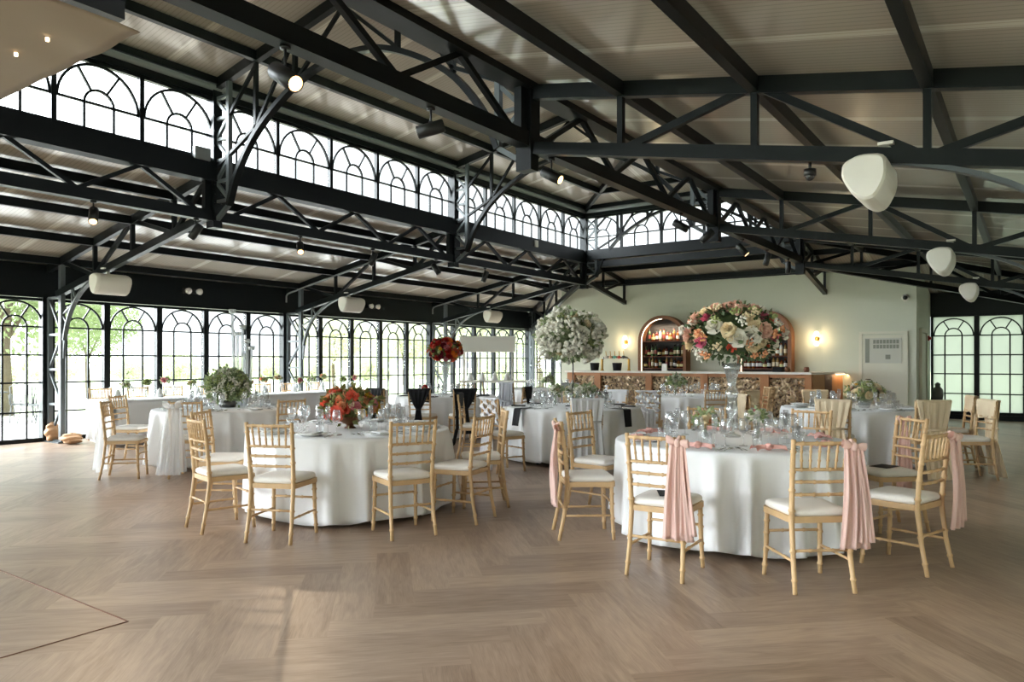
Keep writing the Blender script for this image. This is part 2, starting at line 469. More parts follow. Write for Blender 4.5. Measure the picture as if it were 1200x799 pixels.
for i in range(5):
    window('topend', (LL+(LR-LL)*(i+.5)/5, YE, 0), 0)
    window('topend', (LL+(LR-LL)*(i+.5)/5, YF, 0), R(180))

# walls: dark fascia band over the windows, sage bar wall
def wall(name, mb, m):
    o = mb.build(name, m); o['kind'] = 'structure'; return o
def fasc(xa, xb, ya, yb): return MB().box(((xa+xb)/2,(ya+yb)/2,2.7975),(xb-xa,yb-ya,.575))
w = fasc(XL-.12, XL+.06, YF, YB)
for k in range(-2, 4): w.box((XL, Y0+BAY*k, 1.26), (.16,.2,2.52))
wall('wall_left', w, M['steel'])
wall('wall_right', MB().box((XR+.04,(YF+YB)/2,1.54),(.12,YB-YF-.14,3.08)), M['wall'])
wall('trim_3', MB().box((XR-.06,(YF+YB)/2,2.785),(.08,YB-YF-.14,.5)), M['steel'])
wall('wall_front', fasc(XL+.07, XR-.07, YF-.12, YF+.06), M['steel'])
w = fasc(XL+.07, XR-.07, YB-.06, YB+.12)
w.box((XR-.1,YB,1.25),(.2,.14,2.5)); w.box((WX1+1.0,YB,.06),(XR-WX1-2+2,.14,.12))
wall('wall_back', w, M['steel'])
w = MB()
top = zr(YW-YE)+.085
w.prism([(WX0,0),(WX1,0),(WX1,top),(WX0,top)], YW, YW+.14, 'y')
ta, tb = zr(YW+.14-YE)+.085, zr(YB-.08-YE)+.085
for X in (WX0+.07, WX1-.07): w.prism([(YW+.14,0),(YB-.08,0),(YB-.08,tb-.06),(YW+.14,ta-.03)], X-.07, X+.07, 'x')
wall('wall_bar', w, M['wall'])
wall('baseboard_bar', MB().box(((WX0+WX1)/2, YW-.012, .06), (WX1-WX0, .02, .12)), M['white'])

# ------------------------------------------------------------------ roof sheets
def slab(name, pts, m, t=.06):
    mb = MB(); n = len(pts)
    vs = list(pts) + [(p[0],p[1],p[2]+t) for p in pts]
    mb._add(vs, [tuple(range(n-1,-1,-1)), tuple(range(n,2*n))] + [(i,(i+1)%n,n+(i+1)%n,n+i) for i in range(n)])
    o = mb.build(name, m); o['kind'] = 'structure'; return o
E_ = .095
def rp(x, y, d): return (x, y, zr(d)+E_)
DO = LL-XL+.12
slab('ceiling_left', [rp(LL,YF,0), rp(LL,YE,0), rp(LL-DO,YE+DO,DO), rp(LL-DO,YF,DO)], M['roofy'])
slab('ceiling_right', [rp(LR,YF,0), rp(LR+DO,YF,DO), rp(LR+DO,YE+DO,DO), rp(LR,YE,0)], M['roofy'])
slab('ceiling_end', [rp(LL,YE,0), rp(LR,YE,0), rp(LR+DO,YE+DO,DO), rp(LL-DO,YE+DO,DO)], M['roofx'])
ZU = 5.2; HW = XC-LL; ZP = ZU+SL*HW
slab('ceiling_lantern_left', [(LL-.15,YF,ZU-.028),(XC,YF,ZP),(XC,YE-HW,ZP),(LL-.15,YE+.15,ZU-.028)], M['roofy'])
slab('ceiling_lantern_right', [(XC,YF,ZP),(LR+.15,YF,ZU-.028),(LR+.15,YE+.15,ZU-.028),(XC,YE-HW,ZP)], M['roofy'])
slab('ceiling_lantern_end', [(LL-.15,YE+.15,ZU-.028),(XC,YE-HW,ZP),(LR+.15,YE+.15,ZU-.028)], M['roofx'])

# ------------------------------------------------------------------ steelwork
ST = M['steel']
def seg(name, p, q, w, h, par, up=(0,0,1)): return MB().bar(p, q, w, h, up).build(name, ST, par)
def half_truss(root, P, far):
    # P(d, z) -> point, d measured out from the lantern
    seg('rafter', P(0,zr(0)), P(4.98,zr(4.98)), .08, .13, root)
    seg('bottom_chord', P(.1,zb(.1)), P(4.64,zb(4.64)), .09, .11, root)
    for d in NODES[:3]: seg('strut', P(d,zb(d)), P(d,zr(d)), .05, .06, root)
    for a, b in ((2.15,.99),(2.15,3.33),(4.5,3.33)):
        seg('diagonal_brace', P(a,zr(a)), P(b,zb(b)), .05, .06, root)
    if far: seg('diagonal_brace', P(.12,zr(.1)), P(.99,zb(.99)), .05, .06, root)
    # lattice column
    dI, dO = 4.5, 4.955
    c = MB()
    c.bar(P(dI,0), P(dI,zr(dI)), .09, .075); c.bar(P(dO,0), P(dO,2.5), .07, .07)
    zz = [.03,.66,1.26,1.86,2.5]
    for z in zz: c.bar(P(dI,z), P(dO,z), .07, .04)
    for i in range(4):
        a, b = (dO, dI) if i % 2 else (dI, dO)
        if i == 0: a, b = dO, dI
        elif i == 1: a, b = dI, dO
        elif i == 2: a, b = dO, dI
        else: a, b = dI, dO
        c.bar(P(a,zz[i]+.02), P(b,zz[i+1]-.02), .04, .035)
    p0 = Vector(P(dO+.03,.0)); p1 = Vector(P(dI-.06,.0)); mid = (p0+p1)/2
    c.bar(P(dO+.03,.012), P(dI-.06,.012), .16, .024)
    c.build('lattice_column', M['steelglare'], root)
    # curved brace from the column up to the chord
    pts = []
    for i in range(15):
        t = i/14
        a = (1-t)**2; b = 2*t*(1-t); e = t*t
        d = a*4.44 + b*4.4 + e*2.92; z = a*1.45 + b*2.62 + e*(zb(2.92)-.05)
        pts.append(P(d,z))
    br = MB()
    side = (Vector(P(1,0))-Vector(P(0,0))).cross(Vector((0,0,1)))
    for a, b in zip(pts, pts[1:]): br.bar(a, b, .07, .035, up=(0,0,1))
    for d, z, d2, z2 in ((4.47,2.2,4.28,2.02),(4.47,2.2,3.97,2.42),(4.12,zb(4.12),3.97,2.42),(4.12,zb(4.12),4.12,2.28)):
        br.bar(P(d,z), P(d2,z2), .03, .03)
    br.build('arch_brace', M['steelglare'], root)
def lantern_side(root, y, s):
    X = LL if s > 0 else LR
    def P(d, z): return (X + s*d, y, z)
    # riveted main post and inner lattice
    p = MB(); p.bar(P(0,3.2), P(0,5.14), .17, .13)
    for z in (3.3,3.42,3.54,3.66,3.78,3.9,4.1,4.3,4.5,4.7):
        for o in (-.05,.05): p.box((X+s*.0+o*0, y-.075*1, z), (.02,.015,.02)) if False else p.box((X+s*.07, y+o, z), (.05,.02,.025))
    p.build('lantern_post', ST, root)
    l = MB(); l.bar(P(.34,3.47), P(.34,5.14), .06, .06)
    zs = [3.55,3.82,4.1,4.38,4.66,4.94]
    for i, z in enumerate(zs):
        l.bar(P(.05,z), P(.34,z), .04, .04)
        if i < 5: l.bar(P(.05 if i % 2 else .34, z), P(.34 if i % 2 else .05, zs[i+1]), .04, .04)
    l.bar(P(.05,3.3), P(.34,3.48), .05, .05)
    l.build('lattice_post', M['steelglare'], root)
    seg('upper_rafter', P(0,5.12), P(HW,5.12+SL*HW), .08, .13, root)
    seg('upper_strut', P(.92,4.35), P(.92,5.12+SL*.92), .05, .05, root)
    seg('upper_strut', P(1.7,4.78), P(1.7,5.12+SL*1.7), .05, .05, root)
    seg('upper_brace', P(.05,4.0), P(.95,4.42), .05, .04, root)
    seg('upper_brace', P(.34,4.66), P(.92,5.2), .04, .04, root)
    seg('upper_brace', P(.92,4.4), P(1.7,5.38), .04, .04, root)
    seg('upper_brace', P(1.7,4.8), P(HW,5.5), .04, .04, root)
def upper_arch(root, y):
    pts = [(.34,3.47),(.5,3.83),(.78,4.19),(1.05,4.42),(1.38,4.62),(1.75,4.79),(2.1,4.89),(HW,4.93)]
    full = [(LL+d, y, z) for d, z in pts] + [(LR-d, y, z) for d, z in reversed(pts[:-1])]
    # smooth by subdividing with Catmull-Rom
    sm = []
    for i in range(len(full)-1):
        p0 = Vector(full[max(i-1,0)]); p1 = Vector(full[i]); p2 = Vector(full[i+1]); p3 = Vector(full[min(i+2,len(full)-1)])
        for k in range(3):
            t = k/3
            sm.append(.5*((2*p1)+(p2-p0)*t+(2*p0-5*p1+4*p2-p3)*t*t+(3*p1-p0-3*p2+p3)*t**3))
    sm.append(Vector(full[-1]))
    b = MB()
    for p, q in zip(sm, sm[1:]): b.bar(p, q, .085, .06)
    b.build('upper_arch', ST, root)
tnames = {-3:'beside the wall behind the camera', -2:'second behind the camera', -1:'just behind the camera', 0:'nearest to the camera, crossing at the pink table',
          1:'in the middle of the room', 2:'farthest one, meeting the lantern end'}
for k in range(-1, 3):
    y = Y0 + BAY*k
    root = struct('roof_truss', (0,0,0), 0, 'black steel cross truss with lattice columns, '+tnames[k], 'roof truss')
    half_truss(root, lambda d, z: (LL-d, y, z), True)
    half_truss(root, lambda d, z: (LR+d, y, z), False)
    if k > 0:
        c = MB(); c.tube([(LL-d, y-.09, zr(d)+dz) for d, dz in ((4.9,-.28),(4.9,-.14),(4.86,-.1),(4.75,-.085),(1.6,-.085))], .018, 8); c.build('conduit', M['steel_pale'], root)
    lantern_side(root, y, 1); lantern_side(root, y, -1); upper_arch(root, y)
# hip trusses at the corners of the lantern and short cantilevers towards the bar wall
for s, lab in ((-1,'left'),(1,'right')):
    X = LL if s < 0 else LR
    root = struct('hip_truss', (0,0,0), 0, 'black steel diagonal hip truss at the %s lantern corner' % lab, 'roof truss')
    def P(d, z): return (X+s*d, YE+d, z)
    seg('rafter', P(0,zr(0)), P(5.02,zr(5.02)), .08, .13, root)
    seg('bottom_chord', P(.1,zb(.1)), P(4.64,zb(4.64)), .09, .11, root)
    for d in NODES: seg('strut', P(d,zb(d)), P(d,zr(d)), .05, .06, root)
    for a, b in ((.99,.1),(2.15,.99),(2.15,3.33),(4.5,3.33)): seg('diagonal_brace', P(a,zr(a)), P(b,zb(b)), .05, .06, root)
    c = MB(); a = Vector(P(4.54,0)); b = Vector(P(4.88,0))
    for q in (a, b): c.bar(q, q+Vector((0,0,2.55 if q is b else 3.1)), .08, .08)
    for i in range(4):
        z = .03+.62*i
        c.bar(a+Vector((0,0,z)), b+Vector((0,0,z)), .06, .04)
        p, q = (a, b) if i % 2 else (b, a)
        c.bar(p+Vector((0,0,z)), q+Vector((0,0,z+.6)), .04, .035)
    c.build('lattice_column', M['steelglare'], root)
    root = struct('cantilever_truss', (0,0,0), 0, 'short black steel bracket truss running from the %s lantern corner to the sage wall' % lab, 'roof truss')
    def Q(d, z): return (X, YE+d, z)
    D = YW-YE-.03
    seg('rafter', Q(0,zr(0)), Q(D,zr(D)), .08, .12, root); seg('bottom_chord', Q(.1,zb(.1)), Q(D,zb(D)), .09, .11, root)
    for d in (.99, D-.06): seg('strut', Q(d,zb(d)), Q(d,zr(d)), .05, .06, root)
    for a, b in ((.99,.1),(D-.1,.99)): seg('diagonal_brace', Q(a,zr(a)), Q(b,zb(b)), .05, .06, root)
# longitudinal trusses under the lantern glazing
def long_truss(name, lab, A, B, n, zs, zc, sh):
    root = struct(name, (0,0,0), 0, lab, 'lantern truss')
    A = Vector(A); B = Vector(B)
    def at(t, z): p = A.lerp(B, t); return (p.x, p.y, z)
    seg('sill_beam', at(0,zs), at(1,zs), .2, sh, root)
    seg('bottom_chord', at(0,zc), at(1,zc), .13, .14, root)
    lo, hi = zc+.05, zs-sh/2+.02
    for i in range(n):
        for j in range(6):
            a = (.27+.75*j)/BAY; b = (.27+.75*(j+1))/BAY
            za, zb_ = (lo,hi) if j % 2 == 0 else (hi,lo)
            seg('web_bar', at((i+a)/n,za), at((i+b)/n,zb_), .05, .05, root)
        for e in (.11, BAY-.11):
            seg('end_post', at((i+e/BAY)/n,zc), at((i+e/BAY)/n,hi), .08, .1, root)
    return root
long_truss('lantern_truss', 'black steel lattice girder under the left clerestory windows', (LL,YF,0), (LL,YE,0), 4, 3.95, 3.36, .26)
long_truss('lantern_truss', 'black steel lattice girder running overhead to the right of the lantern', (LR,YF,0), (LR,YE,0), 4, 4.06, 3.49, .2)
root = struct('sill_beam', (0,0,0), 0, 'deep black sill beam under the end clerestory windows facing the bar', 'beam')
seg('upper_flange', (LL,YE,3.98), (LR,YE,3.98), .2, .18, root); seg('lower_flange', (LL,YE+.05,3.78), (LR,YE+.05,3.78), .14, .16, root)
# head beams and pale eave tubes of the lantern
for i, (A, B, nx, ny) in enumerate((((LL,YF),(LL,YE),1,0), ((LR,YF),(LR,YE),-1,0), ((LL,YE),(LR,YE),0,-1))):
    root = struct('eave_beam', (0,0,0), 0, 'dark head beam with grey eave tube over the %s clerestory' % ('left','right','end')[i], 'beam')
    seg('head_beam', (A[0],A[1],5.0), (B[0],B[1],5.0), .12, .09, root)
    MB().tube([(A[0]+nx*.06,A[1]+ny*.06,5.09),(B[0]+nx*.06,B[1]+ny*.06,5.09)], .05, 12).build('eave_tube', M['steel_pale'], root)
    seg('eave_purlin', (A[0]+nx*.1,A[1]+ny*.1,5.16), (B[0]+nx*.1,B[1]+ny*.1,5.16), .09, .09, root)
def purlin(lab, p, q, w=.075, h=.12):
    o = MB().bar(p, q, w, h).build('purlin', ST); o['kind'] = 'structure'; tag(o, lab, 'purlin')
ordn = ('first','second','third','fourth')
for i, d in enumerate(NODES):
    purlin('black purlin under the left roof slope, %s out from the lantern' % ordn[i], (LL-d,YF,zr(d)), (LL-d,YE+d,zr(d)))
    purlin('black purlin under the right roof slope, %s out from the lantern' % ordn[i], (LR+d,YF,zr(d)), (LR+d,YE+d,zr(d)))
    if d < 2.3: purlin('black purlin over the bar side, %s out from the lantern end' % ordn[i], (LL-d,YE+d,zr(d)), (LR+d,YE+d,zr(d)))
purlin('black purlin inside the lantern roof, left slope', (LL+.95,YF,5.12+SL*.95), (LL+.95,YE-.95,5.12+SL*.95))
purlin('black purlin inside the lantern roof, right slope', (LR-.95,YF,5.12+SL*.95), (LR-.95,YE-.95,5.12+SL*.95))
purlin('black purlin inside the lantern roof, end slope', (LL+.95,YE-.95,5.12+SL*.95), (LR-.95,YE-.95,5.12+SL*.95))
purlin('black ridge beam of the lantern roof', (XC,YF,5.12+SL*HW), (XC,YE-HW,5.12+SL*HW))
purlin('black hip beam at the left end of the lantern roof', (LL,YE,5.12), (XC,YE-HW,5.12+SL*HW))
purlin('black hip beam at the right end of the lantern roof', (LR,YE,5.12), (XC,YE-HW,5.12+SL*HW))
purlin('black wall plate along the top of the sage bar wall', (WX0,YW-.04,zr(YW-YE)), (WX1,YW-.04,zr(YW-YE)))

# ------------------------------------------------------------------ chairs
def bamboo(mb, pts, rad, rings):
    # one cane with swollen nodes at the given positions (counted in path points)
    pts = [Vector(p) for p in pts]; N = len(pts)
    if not isinstance(rad, (list, tuple)): rad = [rad]*N
    S = [(float(i), 1.) for i in range(N)]
    for t in rings:
        t = t % (N-1) if t >= N-1 else t
        i = min(int(t), N-2); e = .007/max((pts[i+1]-pts[i]).length, .01)
        S += [(t-1.6*e, .95), (t-.35*e, 1.3), (t+.35*e, 1.3), (t+1.6*e, .95)]
    S = sorted((min(max(t,0),N-1), k) for t, k in S)
    P = []; Q = []; last = None
    for t, k in S:
        if last is not None and t-last < 1e-4: continue
        last = t; i = min(int(t), N-2); f = t-i
        P.append(pts[i].lerp(pts[i+1], f)); Q.append((rad[i]+(rad[i+1]-rad[i])*f)*k)
    mb.tube(P, Q, 8)
def back_pt(x, z):     # the back leans, and widens a little to the top
    t = (z-.43)/.49
    return (x*(1+.07*t), -.178-.03*t-.022*t*t, z)
def make_chair():
    root = thing('banquet_chair', None, 'chair')
    wd_ = M['chair']
    for s in (-1,1):
        b = MB(); bamboo(b, [(s*.178,.168,.43),(s*.181,.172,.22),(s*.19,.185,0)], [.017,.0165,.0145], (.35,.72,1.25,1.7)); b.build('front_leg', wd_, root)
        b = MB(); bamboo(b, [(s*.186,-.245,0),(s*.179,-.205,.2),back_pt(s*.176,.43),back_pt(s*.176,.6),back_pt(s*.176,.76),back_pt(s*.176,.925)],
                         [.0145,.0165,.018,.0175,.0165,.015], (.4,1.2,2.35,3.1,3.8,4.55)); b.build('back_post', wd_, root)
    # seat frame: slightly wider in front
    f = MB(); o = [(-.205,.2),(.205,.2),(.19,-.19),(-.19,-.19)]
    def rnd(o, r):
        out = []
        for i, c in enumerate(o):
            a = Vector(o[i-1]); c = Vector(c); e = Vector(o[(i+1) % 4])
            p = c+(a-c).normalized()*r; q = c+(e-c).normalized()*r
            for k in range(5):
                t = k/4; out.append(tuple((1-t)**2*p+2*t*(1-t)*c+t*t*q))
        return out
    f.prism(rnd(o,.05), .415, .452); f.build('seat_frame', wd_, root)
    c = MB(); rings = [(.93,.452),(1.0,.462),(1.01,.476),(.985,.49),(.9,.5),(.6,.506)]
    base = rnd(o, .06); n = len(base); vs = []; fs = []
    for k, z in rings: vs += [(p[0]*k*.96, p[1]*k*.96, z) for p in base]
    for i in range(len(rings)-1):
        for k in range(n): fs.append((i*n+k, i*n+(k+1) % n, (i+1)*n+(k+1) % n, (i+1)*n+k))
    fs.append(tuple((len(rings)-1)*n+k for k in range(n)))
    c._add(vs, fs, True); c.build('cushion', M['cushion'], root)
    for z, r in ((.9,.0125),(.742,.0105),(.666,.0105),(.588,.0105)):
        b = MB(); a = back_pt(-.176,z); e = back_pt(.176,z)
        bamboo(b, [a,((a[0]+e[0])/2,a[1]-.012,z),e], r, (.3,.75,1.25,1.7)); b.build('back_rail', wd_, root)
    for k in range(6):
        x = -.176+.352*(k+1)/7
        p = Vector(back_pt(x*1.0,.742)); q = Vector(back_pt(x*1.05,.9)); cv = .012*(1-(abs(x)/.176)**2)
        p.y -= cv; q.y -= cv
        b = MB(); bamboo(b, [p,q], .0078, (.35,.7)); b.build('spindle', wd_, root)
    for a, e in (((-.184,.176,.19),(-.181,-.21,.19)), ((.184,.176,.19),(.181,-.21,.19)),
                 ((-.18,.171,.29),(.18,.171,.29)), ((-.178,-.2,.25),(.178,-.2,.25))):
        b = MB(); bamboo(b, [a,e], .0095, (.3,.7)); b.build('stretcher', wd_, root)
    return root
CHAIR = make_chair()

# cloth tied to chair backs, in the chair's own frame
def ribbon(mb, path, wfn, folds=5, amp=.012, nu=28, nv=24, ph=0.):
    # path(t)->(x,y,z) centre line, wfn(t)->(half width, direction vec)
    def fn(u, v):
        c = Vector(path(v)); w, d = wfn(v); d = Vector(d)
        s = 2*u-1; n = Vector((d.y, -d.x, 0))
        k = amp*math.sin(s*PI*folds+ph+v*2.2)+amp*.5*math.sin(s*PI*folds*2.3+ph*3+v*3)
        k *= min(1, .35+v*1.2)
        return c + d*(s*w) - n*k*-1
    mb.grid(fn, nu, nv)
def bow_loop(mb, c, s, L, ax, h=.035, dz=.03):
    ax = Vector(ax)
    def fn(u, v):
        a = 2*PI*u
        l = L*v; op = h*math.sin(min(1,v*1.15)*PI*.62)
        return Vector(c) + ax*(s*l) + Vector((0,-.35,.94))*(op*math.sin(a)) + Vector((0,-1,0))*(op*.7*math.cos(a)+.01) + Vector((0,0,dz*v))
    mb.grid(fn, 12, 6, True, True)
def make_pink():
    cx = .165
    t = MB()
    ribbon(t, lambda v: (cx-.015+.02*v, -.262-.02*math.sin(v*PI)*1.0-.015*v, .875-.6*v), lambda v: (.04+.06*v, (1,0,0)), 2.6, .016)
    o = t.build('chair_sash', M['pink']); solid(o, .0025)
    t = MB(); ribbon(t, lambda v: (cx+.025+.03*v, -.275-.012*v, .875-.56*v), lambda v: (.026+.045*v, (1,0,0)), 2.1, .014, ph=1.3)
    solid(t.build('sash_tail', M['pink'], o), .0025)
    b = MB()
    bow_loop(b, (cx,-.262,.885), 1, .07, (1,0,0), .03, -.005); bow_loop(b, (cx,-.262,.885), -1, .07, (1,0,0), .03, .02)
    b.build('bow', M['pink'], o)
    k = MB(); k.ball((cx,-.277,.885), .022, 10, 8, (1,.8,1.25)); k.tube([(cx-.01,-.235,.875),(cx-.01,-.21,.9),(cx,-.235,.918),(cx,-.272,.9)], .012, 8); k.build('knot', M['pink'], o)
    return o
def make_cover(m, low=.03, gather=.1, zg=.62, name='chair_drape', back=True, side=0.):
    t = MB()
    def path(v):
        z = .93-(.93-low)*v; y = -.255 if z > .43 else -.26-.10*(1-z/.43)
        return (side*max(0,v-.35), y-.012, z)
    def w(v):
        z = .93-(.93-low)*v
        if z > zg: k = (z-zg)/(.93-zg); hw = gather+(.205-gather)*k**.8
        else: k = 1-(z-low)/(zg-low); hw = gather+(.05)*k
        return (hw, (1,0,0))
    ribbon(t, path, w, 4.5, .012, 40, 30)
    o = t.build(name, m); solid(o, .003)
    f = MB()
    def pf(u, v):
        s = 2*u-1
        a = v*PI
        x = s*(.205 if v < .6 else .205-(v-.6)*.1)
        if v < .35:
            b = v/.35*PI; return (x, -.24-.028*math.cos(b), .926+.018*math.sin(b))
        k = (v-.35)/.65
        return (x, -.205+.005*math.sin(s*9)*k, .926-.2*k-.02*abs(s)*k)
    f.grid(pf, 24, 14); solid(f.build('front_fold', m, o), .003)
    b = MB(); b.tube([(-gather,-.275,zg),(0,-.287,zg-.01),(gather,-.275,zg)], [.012,.02,.012], 8); b.build('gather', m, o)
    return o
def make_braid():
    t = MB()
    def path(v): return (0, -.262-(.0 if v < .5 else .08*(v-.5)), .6-.55*v)
    ribbon(t, path, lambda v: (.125+.03*v, (1,0,0)), 4.5, .016, 36, 16)
    o = t.build('chair_drape', M['braid']); solid(o, .003)
    for k in range(4):
        x0 = -.135+.09*k
        f = MB()
        def fn(u, v, x0=x0, k=k):
            z = .93-.36*v; t_ = v*3.2+k*.5
            y = back_pt(0,z)[1]-.02-.02*math.cos(t_*2*PI)
            w = .05*(.62+.38*math.cos(t_*2*PI))
            return (x0+.02*math.sin(t_*PI*2)+(2*u-1)*w, y-.006*math.sin(u*9), z)
        f.grid(fn, 8, 34); solid(f.build('woven_strip', M['braid'], o), .003)
    f = MB()
    f.grid(lambda u, v: ((2*u-1)*.19, -.24-.026*math.cos(v*PI)+.003*math.sin(u*40), .922+.02*math.sin(v*PI)), 30, 6); solid(f.build('top_fold', M['braid'], o), .003)
    return o
def make_black():
    return make_cover(M['black'], .18, .045, .6, 'chair_sash')
def make_sheer():
    t = MB(); cx = -.13
    ribbon(t, lambda v: (cx-.03*v, -.262-.07*v, .86-.8*v), lambda v: (.06+.09*v, (1,0,0)), 3.4, .02, 32, 24)
    o = t.build('chair_sash', M['sheer'])
    t = MB(); ribbon(t, lambda v: (cx+.05+.02*v, -.275-.08*v, .86-.76*v), lambda v: (.05+.07*v, (1,0,0)), 2.6, .02, 28, 20, ph=1.)
    t.build('sash_tail', M['sheer'], o)
    b = MB(); bow_loop(b, (cx,-.265,.865), 1, .11, (1,0,0), .05); bow_loop(b, (cx,-.265,.865), -1, .11, (1,0,0), .05); b.ball((cx,-.285,.865), .03, 8, 6); b.build('bow', M['sheer'], o)
    return o
SASH = {'pink': make_pink(), 'cream': make_cover(M['cream'], .02, .13, .6, side=.06), 'braid': make_braid(), 'lav': make_cover(M['lav'], .1, .17, .66),
        'black': make_black(), 'sheer': make_sheer(), 'grey': make_cover(M['greyup'], .42, .2, .55)}
USED = set(); CHAIR_PARTS = list(CHAIR.children)
SLAB = {'pink':'blush pink chiffon sash with bow', 'cream':'cream chiffon drape', 'braid':'white chiffon woven through the back', 'lav':'pale grey pleated drape', 'black':'black sash', 'sheer':'sheer white sash', 'grey':'grey drape'}
def tie(c, sash):
    if sash not in USED: USED.add(sash); s = SASH[sash]; s.parent = c
    else: s = copy_tree(SASH[sash], parent=c)
    s['label'] = SLAB[sash]
def new_chair(p, rz, label, group):
    if 'c' not in USED: USED.add('c'); c = CHAIR
    else:
        c = CHAIR.copy(); COL.objects.link(c)
        for ch in CHAIR_PARTS:
            q = ch.copy(); COL.objects.link(q); q.parent = c
    c.location = p; c.rotation_euler = (0,0,rz); return tag(c, label, 'chair', group)
def place_chair(x, d, rz, label, group, sash=None, slabel=None):
    c = new_chair(W(x, d), rz, label, group)
    if sash: tie(c, sash)
    return c
def cam_dir_rz(fx, fd):       # facing given as (right, ahead) in the photographer's frame
    v = W(fx, fd); return rz_face(v.x, v.y)

